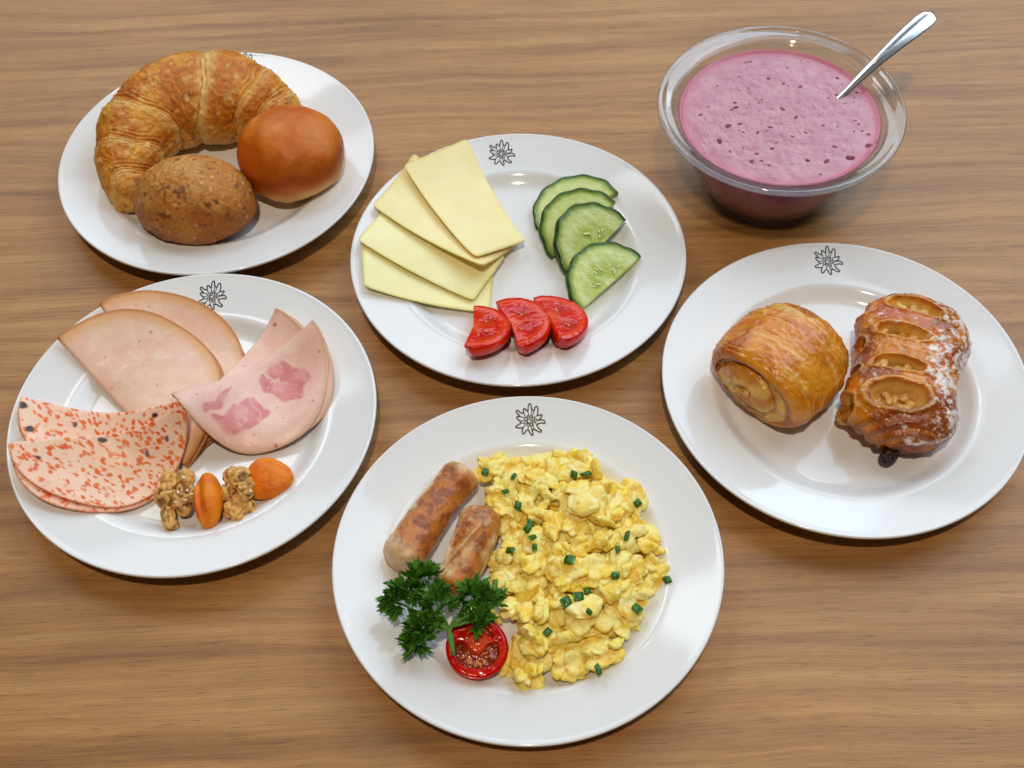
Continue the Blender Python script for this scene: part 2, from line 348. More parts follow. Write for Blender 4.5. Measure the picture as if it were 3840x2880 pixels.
def bread(sub, rx, ry, h, botf, seed, rot, lump=.03, pw=1.0):
    D, F = ico(sub); V = D.copy()
    z = np.where(D[:, 2] > 0, np.abs(D[:, 2]) ** pw * h * (1 - botf), -np.abs(D[:, 2]) ** .75 * h * botf)
    V = np.column_stack([D[:, 0] * rx, D[:, 1] * ry, z]); N = normals(V, F)
    V += N * (lump * rx * fbm(D, 1.3, 2, seed))[:, None]
    V[:, 2] -= V[:, 2].min(); V = V @ rotm(z=rot).T
    return V, F, N @ rotm(z=rot).T, D
# wholegrain roll
V, F, N, D = bread(7, .0450, .0355, .0535, .34, 5, R(-6), .022)
V += N * (.0006 * fbm(V, 190, 4, 4) + .0005 * ss(.3, .7, perlin(V, 260, 6)))[:, None]
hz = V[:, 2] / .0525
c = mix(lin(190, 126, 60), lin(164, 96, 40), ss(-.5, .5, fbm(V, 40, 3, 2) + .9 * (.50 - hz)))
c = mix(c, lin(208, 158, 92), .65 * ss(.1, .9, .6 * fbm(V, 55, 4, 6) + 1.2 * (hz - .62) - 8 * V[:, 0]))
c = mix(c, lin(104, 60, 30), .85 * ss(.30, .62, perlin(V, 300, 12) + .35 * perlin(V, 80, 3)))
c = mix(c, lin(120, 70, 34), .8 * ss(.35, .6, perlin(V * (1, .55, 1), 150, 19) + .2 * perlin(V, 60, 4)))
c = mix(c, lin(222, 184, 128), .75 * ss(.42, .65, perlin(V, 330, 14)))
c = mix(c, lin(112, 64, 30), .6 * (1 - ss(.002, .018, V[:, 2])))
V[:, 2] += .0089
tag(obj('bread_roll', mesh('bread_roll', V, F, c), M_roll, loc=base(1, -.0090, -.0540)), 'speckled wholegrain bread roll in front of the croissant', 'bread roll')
# smooth milk bun
V, F, N, D = bread(7, .0400, .0400, .0560, .42, 9, R(20), .045, .92)
V += N * (.0007 * fbm(V, 40, 3, 4) + .00012 * fbm(V, 400, 2, 9) + .0012 * ss(.2, .6, perlin(V * (1, 1, 2.2), 95, 31)) * (1 - ss(.008, .02, V[:, 2])))[:, None]
kb = V[:, 2] - .26 * (.55 * V[:, 0] - .8 * V[:, 1]) + .005 * perlin(V, 60, 3)
c = mix(lin(210, 122, 50), lin(190, 94, 30), ss(-.45, .5, fbm(V, 26, 4, 5))); c = mix(c, lin(148, 62, 18), .8 * np.exp(-((kb - .024) / .010) ** 2))
c = mix(c, lin(226, 178, 106), (1 - ss(.006, .0165, kb)) * .92); c = mix(c, lin(140, 76, 34), .7 * (1 - ss(-.008, .0005, kb)))
c = mix(c, lin(150, 70, 30), .5 * ss(.4, .7, perlin(V, 170, 41)) * ss(.1, .5, perlin(V, 40, 42)))
V[:, 2] += .0088
tag(obj('milk_bun', mesh('milk_bun', V, F, c), M_bun, loc=base(1, .0595, -.0125)), 'round smooth orange-brown milk bun beside the speckled roll', 'bun')

# ================================================================ plate 2: cheese, cucumber, tomato
M_cheese = food('cheese', .42, .35, bumps=((120, .0004, 4), (900, .00008, 2)), sss=.35, sssr=(1, .8, .35), sscale=.004, var=(60, .03))
def slab(corners, t, heap, sig, col, seed, lift=0, n=70, wav=.0012):
    Q = np.array(corners, float); a = np.linspace(0, 1, n); A, B = np.meshgrid(a, a, indexing='ij'); A = A.ravel(); B = B.ravel()
    P = (Q[0] * ((1 - A) * (1 - B))[:, None] + Q[1] * ((1 - A) * B)[:, None] + Q[2] * (A * B)[:, None] + Q[3] * (A * (1 - B))[:, None])
    ctr = Q.mean(0); cr = (np.abs(A - .5) * 2) ** 22 * (np.abs(B - .5) * 2) ** 22; P = P + (ctr - P) * (cr * .03)[:, None]
    edge = np.minimum(np.minimum(A, 1 - A), np.minimum(B, 1 - B))
    P += (P - ctr) * (.010 * perlin(np.column_stack([P * 40, 0 * A + seed]), 1, seed) * (edge < .02))[:, None]
    z0 = heap.stiff(P[:, 0], P[:, 1], 2) + .0003 + lift + wav * (1 + perlin(np.column_stack([P * 22, 0 * A + seed]), 1, 2))
    top = np.column_stack([P, z0 + t]); bot = np.column_stack([P, z0]); rb = (edge < 1e-6); top[rb, 2] -= t * .22; bot[rb, 2] += t * .22
    F = gridf(n, n, False); m = n * n
    ring = [i * n for i in range(n)] + [(n - 1) * n + j for j in range(1, n)] + [i * n + n - 1 for i in range(n - 2, -1, -1)] + [j for j in range(n - 2, 0, -1)]
    side = [(ring[i], ring[(i + 1) % len(ring)], ring[(i + 1) % len(ring)] + m, ring[i] + m) for i in range(len(ring))]
    V = np.vstack([top, bot]); Fx = F[:, ::-1].tolist() + (F + m).tolist() + side
    heap.add(top); c = mix(np.array(col), np.array(col) * (1.06, 1.05, 1.12), ss(-.5, .5, fbm(V, 30, 3, seed)))
    c = mix(c, np.array(col) * (.93, .88, .66), .7 * np.concatenate([(edge < .02) * 1.0] * 2))
    return V, Fx, c
H = heaps[2]
chs = [(((-.113, .018), (-.1079, -.0332), (-.0221, -.0483), (-.0165, .004)), lin(244, 234, 172), 'lowest pale cheese slice, lying at the front of the cheese fan'),
       (((-.098, .043), (-.1145, .0069), (-.0326, -.0392), (-.0085, .002)), lin(245, 234, 174), 'second cheese slice from the front, between two others'),
       (((-.0756, .0954), (-.1059, .044), (-.0254, -.0201), (.004, .021)), lin(246, 228, 168), 'third cheese slice from the front, directly beneath the top one'),
       (((-.036, .112), (-.0836, .0811), (-.0304, -.0112), (.0063, .012)), lin(247, 228, 168), 'topmost yellow cheese slice pointing at the flower emblem')]
for i, (q, cl, lab) in enumerate(chs):
    q = [q[0], q[1], q[2], q[3]]; V, F, c = slab(q, .0022, H, .007, cl, i + 2); ctr = np.array(q).mean(0)
    tag(obj('cheese_slice', mesh('cheese_slice', V - (ctr[0], ctr[1], 0), F, c), M_cheese, loc=base(2, *ctr)), lab, 'cheese', 'fan of cheese slices')

M_cuke = food('cucumber_flesh', .22, .5, bumps=((220, .0004, 4), (900, .0001, 2)), sss=.5, sssr=(.6, 1, .3), sscale=.004, var=(150, .06))
M_peel = food('cucumber_peel', .3, .5, bumps=((260, .0005, 4),), var=(90, .3))
M_seed = food('cucumber_seed', .15, .6, sss=.3, sssr=(1, 1, .6), sscale=.003, col=lin(206, 214, 140))
def halfdisc(n, a0, a1, cr=0.0):
    """dense disc sector as polar grid: (V2, F, rho, boundary ring of the arc)"""
    nr = n; nt = int(n * 2.6); r = np.linspace(0, 1, nr) ; t = np.linspace(a0, a1, nt); Rr, Tt = np.meshgrid(r, t, indexing='ij')
    return Rr.ravel(), Tt.ravel(), gridf(nr, nt, False), nr, nt
def prism(nr, nt, top, bot, F):
    m = len(top); arc = [(nr - 1) * nt + j for j in range(nt)]
    # outline: arc, then back along the two radii
    ring = arc + [i * nt + nt - 1 for i in range(nr - 2, -1, -1)] + [i * nt for i in range(1, nr - 1)]
    side = [(ring[i], ring[(i + 1) % len(ring)], ring[(i + 1) % len(ring)] + m, ring[i] + m) for i in range(len(ring))]
    return np.vstack([top, bot]), F.tolist() + (F[:, ::-1] + m).tolist(), side, arc
def cucumber(cx, cy, ang, Rr_, seed, heap, lab, t=.0052):
    rho, th, F, nr, nt = halfdisc(46, 0, math.pi); rad = Rr_ * (1 + .016 * np.cos(th * 12 + seed) * rho ** 6 + .012 * np.sin(3 * th + seed))
    x = rho * rad * np.cos(th); y = rho * rad * np.sin(th) ; c, s = math.cos(ang), math.sin(ang)
    X = cx + c * x - s * y; Y = cy + s * x + c * y; p = heap.plane(X, Y); z0 = p[0] + p[1] * X + p[2] * Y
    P3 = np.column_stack([x, y, 0 * x + seed * .1])
    dome = .0002 * np.sin(rho * 3) + .00025 * fbm(P3, 160, 3, seed)
    top = np.column_stack([X - p[1] * t, Y - p[2] * t, z0 + t + dome]); bot = np.column_stack([X, Y, z0])
    V, Fx, side, arc = prism(nr, nt, top, bot, F); heap.add(top)
    fl, edge, core, seedc = lin(196, 208, 124), lin(112, 146, 44), lin(180, 194, 92), lin(156, 172, 66)
    C = mix(fl, edge, ss(.82, .96, rho)); C = mix(C, lin(214, 224, 158), .5 * np.exp(-((rho - .72) / .1) ** 2))
    gel = ss(.62, .52, rho) if False else 1 - ss(.50, .60, rho + .05 * perlin(P3, 120, seed)); C = mix(C, core, gel * .8)
    pod = np.zeros_like(rho)
    for a in (.55, 1.57, 2.6): pod = np.maximum(pod, np.exp(-(((th - a) / .36) ** 2 + ((rho - .34) / .15) ** 2)))
    C = mix(C, seedc, .85 * ss(.35, .8, pod)); C = mix(C, lin(222, 230, 170), .6 * np.exp(-((rho - .08) / .05) ** 2))
    C = mix(C, lin(224, 232, 176), .35 * ss(.2, .7, perlin(np.column_stack([th * 6, rho * 1.5, 0 * rho]), 1.4, seed)) * (rho > .5) * (rho < .86))
    o = thing('cucumber_slice', lab, 'cucumber', base(2, cx, cy), 'half slices of cucumber'); off = np.array([cx, cy, 0])
    nedge = len(side) - (nt - 1)
    obj('flesh', mesh('flesh', V - off, Fx + side[nt - 1:], np.vstack([C, C * .95])), M_cuke, o)
    # peel: thin band round the arc with a real thickness
    a = np.array(arc); N2 = np.column_stack([np.cos(th[a]) * c - np.sin(th[a]) * s, np.cos(th[a]) * s + np.sin(th[a]) * c, 0 * a])
    pt, pb = top[a], bot[a]; rings = [pt - N2 * .0014 + (0, 0, .00016), pt + N2 * .00045 + (0, 0, .0000), (pt + pb) / 2 + N2 * .0010, pb + N2 * .0004, pb - N2 * .0004]
    PV = np.vstack(rings); PF = gridf(5, nt, False); pc = mix(lin(30, 56, 16), lin(58, 88, 26), ss(-.3, .5, perlin(PV, 300, seed))); pc[:nt] = lin(66, 100, 26)
    obj('peel', mesh('peel', PV - off, PF, pc), M_peel, o)
    S, SF = ico(2)
    for a in (.55, 1.57, 2.6):
        for k in range(3):
            aa = a + rng.normal(0, .17); r = Rr_ * rng.uniform(.26, .46); lx, ly = r * math.cos(aa), r * math.sin(aa)
            wx, wy = cx + c * lx - s * ly, cy + s * lx + c * ly
            sv = (S * (.0023, .0009, .00055)) @ rotm(z=aa + ang + rng.normal(0, .2)).T
            me = mesh('seed', sv, SF); obj('seed', me, M_seed, o, (wx - p[1] * t - cx, wy - p[2] * t - cy, p[0] + p[1] * wx + p[2] * wy + t + .0002))
cucumber(.0455, .0430, R(22), .0320, 1, H, 'rearmost cucumber slice, half hidden under the next two')
cucumber(.0485, .0235, R(41), .0315, 2, H, 'cucumber slice mostly covered by the slice in front of it')
cucumber(.0570, .0065, R(47), .0312, 3, H, 'cucumber slice with seeds showing, second from the front')
cucumber(.0645, -.0275, R(43), .0312, 4, H, 'front cucumber slice, lying nearest to the tomato')

M_tom = food('tomato_flesh', .16, .5, bumps=((220, .0004, 3),), sss=.4, sssr=(1, .15, .08), sscale=.004, var=(180, .12))
M_tskin = food('tomato_skin', .14, .5, bumps=((40, .0005, 2),), sss=.25, sssr=(1, .15, .08), sscale=.003, var=(70, .08))
M_tseed = food('tomato_seed', .18, .5, sss=.3, sssr=(1, .7, .4), sscale=.002, col=lin(218, 138, 70))
def tomato(cx, cy, ang, Rr_, t, seed, heap, lab, tilt=(0, 0), taper=.72):
    rho, th, F, nr, nt = halfdisc(46, -.12, math.pi + .12); rad = Rr_ * (1 + .02 * np.sin(2 * th + seed)); x = rho * rad * np.cos(th); y = rho * rad * np.sin(th)
    c, s = math.cos(ang), math.sin(ang); X = cx + c * x - s * y; Y = cy + s * x + c * y
    p = heap.plane(cx + (X - cx) * .75, cy + (Y - cy) * .75) + np.array([0, tilt[0], tilt[1]]); q = p[0] + p[1] * X + p[2] * Y; zz = heap.at(X, Y)
    z0 = q + max(0, float(np.percentile(zz - q, 90)))
    P3 = np.column_stack([x, y, 0 * x + seed]); 
    cav = np.zeros_like(rho)
    for a, rr in ((.75, .52), (2.25, .52)): cav = np.maximum(cav, np.exp(-((((th - a)) / .42) ** 4 + ((rho - rr) / .24) ** 4)))
    dep = -.0010 * cav + .0003 * fbm(P3, 200, 3, seed) + .0006 * np.exp(-((rho - .9) / .06) ** 2)
    top = np.column_stack([X - p[1] * t, Y - p[2] * t, z0 + t + dep]); bot = np.column_stack([cx + (X - cx) * taper, cy + (Y - cy) * taper, z0])
    V, Fx, side, arc = prism(nr, nt, top, bot, F); heap.add(top)
    C = mix(lin(214, 34, 18), lin(226, 70, 38), ss(.70, .86, rho) * (1 - ss(.93, 1.0, rho))); C = mix(C, lin(190, 16, 8), .9 * ss(.3, .8, cav)); C = mix(C, lin(236, 116, 70), .7 * np.exp(-((rho) / .22) ** 2))
    C = mix(C, lin(206, 20, 10), ss(.95, 1.0, rho)); C = mix(C, lin(232, 84, 48), .25 * ss(.2, .7, fbm(P3, 130, 3, seed)))
    o = thing('tomato_slice', lab, 'tomato', base(2, cx, cy), 'tomato half slices'); off = np.array([cx, cy, 0])
    obj('flesh', mesh('flesh', V - off, Fx + side[nt - 1:], np.vstack([C, C])), M_tom, o)
    a = np.array(arc); N2 = np.column_stack([np.cos(th[a]) * c - np.sin(th[a]) * s, np.cos(th[a]) * s + np.sin(th[a]) * c, 0 * a]); rings = []
    win = ss(0, .22, np.minimum(th[a] + .12, math.pi + .12 - th[a]))[:, None]
    for q in np.linspace(0, 1, 10): rings.append(top[a] * (1 - q) + bot[a] * q + N2 * (.0002 + .0042 * win * math.sin(math.pi * (q * .8 + .02)) ** .8) + (0, 0, .0001 * (q == 0)))
    PV = np.vstack([top[a] - N2 * .0006 + (0, 0, .00005)] + rings); PF = gridf(11, nt, False); cc = mix(lin(206, 24, 14), lin(222, 54, 24), ss(-.4, .5, perlin(PV, 60, seed)))
    obj('skin', mesh('skin', PV - off, PF, cc), M_tskin, o); S, SF = ico(2)
    for aa0 in (.75, 2.25):
        for k in range(2):
            aa = aa0 + rng.normal(0, .22); r = Rr_ * rng.uniform(.38, .64); lx, ly = r * math.cos(aa), r * math.sin(aa); wx, wy = cx + c * lx - s * ly, cy + s * lx + c * ly
            j = int(np.argmin((X - wx) ** 2 + (Y - wy) ** 2)); obj('seed', mesh('seed', (S * (.0013, .0008, .0005)) @ rotm(z=aa + ang).T, SF), M_tseed, o, tuple(top[j] - off + (0, 0, .0003)))
tomato(-.0325, -.0745, R(-97), .0245, .0110, 1, Heap(), 'leftmost tomato slice, closest to the cheese', (.10, -.06))
tomato(-.0055, -.0712, R(-74), .0260, .0125, 2, Heap(), 'middle tomato slice, leaning on the left one', (.12, -.02))
tomato(.0190, -.0690, R(-70), .0250, .0110, 3, Heap(), 'rightmost tomato slice with its glossy skin turned right', (-.20, -.08))

# ================================================================ plate 3: cold cuts, nuts, apricots
M_meat = food('cold_cut', .34, .45, bumps=((140, .0005, 4), (900, .00012, 3)), sss=.35, sssr=(1, .45, .35), sscale=.003, var=(120, .04))
def sheet(cx, cy, ang, ra, rb, rib, heap, seed, colf, t=.0013, bend=.0016, off=0.0, wav=.0016, n=170, sig=.006, lift=0.0, deg=3):
    """a round slice folded in half: fold line through (cx, cy) along ang, the body on its left"""
    g = np.linspace(-1, 1, n); A, B = np.meshgrid(g, g, indexing='ij'); A = A.ravel() + 1e-9; B = B.ravel() + 2e-9
    big = np.abs(A) > np.abs(B); r = np.where(big, A, B); ph = np.where(big, math.pi / 4 * B / A, math.pi / 2 - math.pi / 4 * A / B); dx, dy = r * np.cos(ph), r * np.sin(ph); rho = np.hypot(dx, dy); th = np.arctan2(dy, dx)
    k = 1 + .025 * np.sin(2 * th + seed) * rho + .012 * np.sin(5 * th + seed * 2) * rho ** 2
    a = dx * ra * k; b = dy * rb * k; sarc = b - off * rb; Lb = math.pi / 2 * bend; f = np.clip(sarc / bend, -math.pi / 2, math.pi / 2)
    yy = np.where(np.abs(sarc) < Lb, -bend * np.cos(f), np.abs(sarc) - Lb); close = ss(0, .022, yy)
    zz = np.where(np.abs(sarc) < Lb, bend * np.sin(f), np.sign(sarc) * (bend + (t * .56 - bend) * close))
    wl = rib * np.sin(a / ra * 3.2 + seed) * np.exp(-np.clip(yy, 0, 1) / .03)            # the fold is not quite straight
    c, s = math.cos(ang), math.sin(ang); yy2 = yy + wl; X = cx + c * a - s * yy2; Y = cy + s * a + c * yy2
    z0 = heap.stiff(X, Y, deg) + t * .5 + .0004 + lift
    w = wav * (1 + perlin(np.column_stack([a * 26, yy * 26, 0 * a + seed]), 1, seed)) * ss(-.2, .4, yy / rb * 1.2)
    Z = z0 + t * .56 + bend * (1 - close) + zz + w * (.75 + .25 * np.sign(sarc))
    F = gridf(n, n, False); V = np.column_stack([X, Y, Z]); N = normals(V, F)
    C = colf(a, b, rho, th, seed)
    up_ = V + N * t / 2; dn = V - N * t / 2; m = n * n
    ring = [i * n for i in range(n)] + [(n - 1) * n + j for j in range(1, n)] + [i * n + n - 1 for i in range(n - 2, -1, -1)] + [j for j in range(n - 2, 0, -1)]
    side = [(ring[i], ring[(i + 1) % len(ring)], ring[(i + 1) % len(ring)] + m, ring[i] + m) for i in range(len(ring))]
    W = np.vstack([up_, dn]); heap.add(up_); heap.add(dn)
    return W, F.tolist() + F[:, ::-1].__add__(m).tolist() + side, np.vstack([C, C])
def P2(a, b, seed): return np.column_stack([a, b, 0 * a + seed * .013])
def pores(C, a, b, seed, f, col, th=.17, amt=.6):
    d, d2, i = worley(P2(a, b, seed) * (1, 1, 0), f, seed); return mix(C, col, amt * (1 - ss(th * .6, th, d)) * ((i % 5) < 2))
def c_turkey(a, b, rho, th, seed):
    P = P2(a, b, seed); C = mix(lin(240, 201, 178), lin(236, 190, 168), ss(-.4, .4, fbm(P, 30, 3, seed))); C = mix(C, lin(244, 212, 192), .5 * ss(0, .6, fbm(P, 70, 3, seed + 3)))
    C = mix(C, lin(222, 166, 104), .75 * ss(.84, .965, rho + .02 * perlin(P, 60, 3))); C = mix(C, lin(180, 112, 50), .9 * ss(.955, 1.0, rho))
    C = pores(C, a, b, seed, 95, lin(170, 108, 80), .13); return pores(C, a, b, seed + 4, 130, lin(190, 136, 108), .14)
def c_ham(a, b, rho, th, seed):
    P = P2(a, b, seed); C = mix(lin(244, 202, 184), lin(240, 192, 176), ss(-.4, .4, fbm(P, 40, 3, seed))); C = mix(C, lin(216, 178, 148), .8 * ss(.93, 1, rho))
    w = .006 * np.stack([perlin(P, 90, 1), perlin(P, 90, 2)], 1)
    for (x, y, rx, ry, an) in PATCH[seed]:
        u, v = a - x + w[:, 0], b - y + w[:, 1]; c_, s_ = math.cos(an), math.sin(an); u, v = (c_ * u + s_ * v) / rx, (-s_ * u + c_ * v) / ry
        m = 1 - ss(.90, 1.08, (np.abs(u) ** 3 + np.abs(v) ** 3) ** (1 / 3)); pc = mix(lin(218, 138, 134), lin(230, 164, 156), ss(-.2, .5, fbm(P, 80, 3, 9)))
        vein = np.abs(perlin(P, 95, 21)) + .25 * np.abs(perlin(P, 210, 22)); pc = mix(pc, lin(236, 200, 190), .85 * (1 - ss(.02, .10, vein))); C = mix(C, pc, m)
    C = pores(C, a, b, seed, 150, lin(170, 104, 92), .16, .75); return pores(C, a, b, seed + 2, 60, lin(164, 96, 82), .10, .8)
def c_mort(a, b, rho, th, seed):
    P = P2(a, b, seed) * (1, 1, 0); C = mix(lin(250, 208, 182), lin(248, 200, 172), ss(-.4, .4, fbm(P2(a, b, seed), 40, 3, seed)))
    an = 2.2 * perlin(P, 22, 5)
    for f, thr, s2, el in ((200, .37, 1, 2.6), (240, .36, 5, 1.2), (280, .33, 8, 1.7), (215, .37, 11, 2.4)):
        c_, s_ = np.cos(an + s2), np.sin(an + s2); Q = np.column_stack([(c_ * a + s_ * b) / 1.0, (-s_ * a + c_ * b) * el / 1.4, 0 * a])
        Q = np.column_stack([a + .0 * a, b * 1.0, 0 * a]) @ rotm(z=s2 * .9).T * (1.0, el, 1)
        Q[:, :2] += .004 * np.column_stack([perlin(P, 60, s2), perlin(P, 60, s2 + 1)])
        d, d2, i = worley(Q, f / 1.25, seed + s2); on = (i % 7) < 3
        cc = mix(lin(226, 88, 26), lin(240, 128, 48), ((i * 37) % 11) / 10.0); C = mix(C, cc, .92 * (1 - ss(thr * .8, thr * 1.15, d)) * on)
    d, d2, i = worley(P * (1, 1.4, 1) + .002 * np.column_stack([perlin(P, 120, 3), perlin(P, 120, 4), 0 * a]), 62, seed + 3); C = mix(C, lin(30, 26, 30), .97 * (1 - ss(.17, .23, d)) * ((i % 3) < 1))
    d, d2, i = worley(P * (1.5, 1, 1), 75, seed + 6); C = mix(C, lin(70, 58, 60), .9 * (1 - ss(.13, .19, d)) * ((i % 5) < 1))
    return mix(C, lin(226, 150, 110), .6 * ss(.97, 1, rho))
PATCH = {5: [], 6: [(.0240, .0310, .0185, .0085, -.15), (.0125, .0260, .0080, .0065, .3), (.0310, .0150, .0120, .0028, .35), (-.0130, .0245, .0125, .0155, .35)]}
H3 = heaps[3]
def cut(name, lab, cat, grp, x, y, *a, **k):
    V, F, C = sheet(x, y, *a, **k); tag(obj(name, mesh(name, V - (x, y, 0), F, C), M_meat, loc=base(3, x, y)), lab, cat, grp)
cut('turkey_slice', 'folded turkey breast slice at the back, half under the other turkey slice', 'cold cut', 'folded turkey slices', -.033, .0345, R(-55), .0675, .0655, .001, H3, 3, c_turkey)
cut('turkey_slice', 'large folded turkey breast slice with brown rim in front of its twin', 'cold cut', 'folded turkey slices', -.0500, .0145, R(-45), .0690, .0680, .001, H3, 4, c_turkey)
cut('vegetable_sausage_slice', 'folded orange-speckled sausage slice behind the front one', 'cold cut', 'folded sausage slices', -.0600, .0050, R(174.5), .0525, .052, .0010, H3, 8, c_mort, deg=2)
cut('vegetable_sausage_slice', 'folded orange-speckled sausage slice with black olive bits, at the plate edge', 'cold cut', 'folded sausage slices', -.0560, -.0190, R(193), .0555, .0525, .0022, H3, 9, c_mort, off=.03, deg=2)
cut('ham_slice', 'folded pale ham slice standing behind the marbled ham slice', 'cold cut', 'folded ham slices', .0245, .0375, R(243), .0530, .058, .001, H3, 5, c_ham, deg=4)
cut('ham_slice', 'folded ham slice with two dark pink meat patches', 'cold cut', 'folded ham slices', .0337, .0317, R(218), .0540, .0620, .0018, H3, 6, c_ham, deg=4)

M_nut = food('walnut', .42, .4, bumps=((420, .0005, 5),), sss=.1, sssr=(1, .6, .3), sscale=.002, var=(300, .2))
M_salt = food('sugar_crystal', .2, .5, col=lin(238, 236, 228), sss=.3, sssr=(1, 1, 1), sscale=.001)
M_apr = food('dried_apricot', .5, .4, bumps=((130, .0006, 4), (700, .0003, 3)), sss=.45, sssr=(1, .55, .12), sscale=.003, var=(90, .12))
def walnut(x, y, z, lumps, seed, lab, crystals):
    B = [(c, r, rotm(z=a)) for c, r, a in lumps]; V, F = remesh(B, .00045, 3); N = normals(V, F); h = ridge(V, 150, 2, seed) - .8 * np.exp(-(perlin(V, 75, seed + 3) / .12) ** 2)
    g2 = np.exp(-(perlin(V * (1, .6, 1), 170, seed + 7) / .13) ** 2); V = V + N * (.0012 * h - .0010 * g2 + .0005 * fbm(V, 380, 3, seed))[:, None]; h = h - .7 * g2
    C = mix(lin(132, 80, 34), lin(226, 178, 104), ss(-.6, .8, h + .5 * fbm(V, 120, 3, 4))); C = mix(C, lin(140, 90, 44), .4 * ss(.3, .8, fbm(V, 300, 3, 8)))
    o = thing('walnut', lab, 'walnut', base(3, x, y), 'walnut kernels'); obj('kernel', mesh('kernel', V + (0, 0, z), F, C), M_nut, o)
    S, SF = ico(1); top = np.argsort(-V[:, 2])
    for k in range(crystals):
        j = int(rng.choice(top[:int(len(top) * .22)])); p = V[j] + N[j] * .0003
        obj('sugar_crystal', mesh('sugar_crystal', (S * (.0013, .0008, .0007)) @ rotm(z=rng.uniform(0, 3)).T, SF, smooth=False), M_salt, o, (p[0], p[1], p[2] + z))
def apricot(x, y, z, rx, ry, rz, rot, seed, lab, fold):
    D, F = ico(6); V = D * (rx, ry, rz); V[:, 1] *= 1 - .22 * D[:, 0] * (not fold); N = normals(V, F); V += N * (.07 * min(rx, rz * 1.5) * fbm(D, 1.3, 2, seed) + .012 * rx * fbm(D, 5, 3, seed))[:, None]
    if fold: V[:, 2] -= .0030 * np.exp(-((V[:, 0] + .38 * rx + .20 * V[:, 1] - .10 * rx * np.sin(V[:, 1] / ry * 3)) / (.26 * rx)) ** 2) * (D[:, 2] > 0)
    V = V @ np.asarray(rot).T; V[:, 2] -= V[:, 2].min()
    C = mix(lin(236, 138, 24), lin(226, 110, 14), ss(-.4, .5, fbm(V, 60, 3, seed))); C = mix(C, lin(244, 164, 48), .6 * ss(.1, .7, fbm(V, 40, 2, seed + 7)))
    tag(obj('dried_apricot', mesh('dried_apricot', V + (0, 0, z), F, C), M_apr, loc=base(3, x, y)), lab, 'dried fruit', 'dried apricots')
apricot(.0525, -.0490, .0098, .0165, .0135, .0070, rotm(x=R(14), y=R(-8), z=R(-8)), 2, 'broad flat dried apricot to the right of both walnuts', False)
apricot(.0167, -.0655, .0088, .0090, .0185, .0110, rotm(x=R(12), z=R(5)), 5, 'narrow dried apricot standing between the two walnuts', True)
walnut(-.0035, -.0600, .0092, [((-.006, .010, .010), (.0052, .0068, .0062), .4), ((.004, .011, .011), (.0050, .0062, .0062), -.3), ((-.0075, -.001, .010), (.0058, .0075, .0075), 0), ((.0045, -.001, .011), (.0058, .0082, .0072), .2), ((.0050, -.0075, .0085), (.0046, .0052, .0070), 0), ((-.0055, -.0125, .0060), (.0038, .0056, .0056), .3), ((-.0030, -.0185, .0052), (.0034, .0050, .0048), .5), ((-.001, .004, .006), (.009, .011, .006), 0)], 3, 'sugar-sprinkled walnut kernel beside the speckled sausage slices', 7)
walnut(.0345, -.0585, .0092, [((.002, .006, .013), (.0065, .0085, .0065), .2), ((-.005, .0095, .012), (.0042, .0065, .006), -.3), ((.005, -.001, .013), (.0052, .0070, .0068), 0), ((-.006, .0, .007), (.0050, .0060, .007), 0), ((-.004, -.0115, .0055), (.0042, .0064, .0050), .55), ((.0005, -.0150, .0050), (.0045, .0042, .0048), 0), ((.0065, -.0090, .0055), (.0045, .0046, .0040), .4), ((0, -.004, .006), (.007, .009, .006), 0)], 8, 'walnut kernel wedged between the two dried apricots', 2)

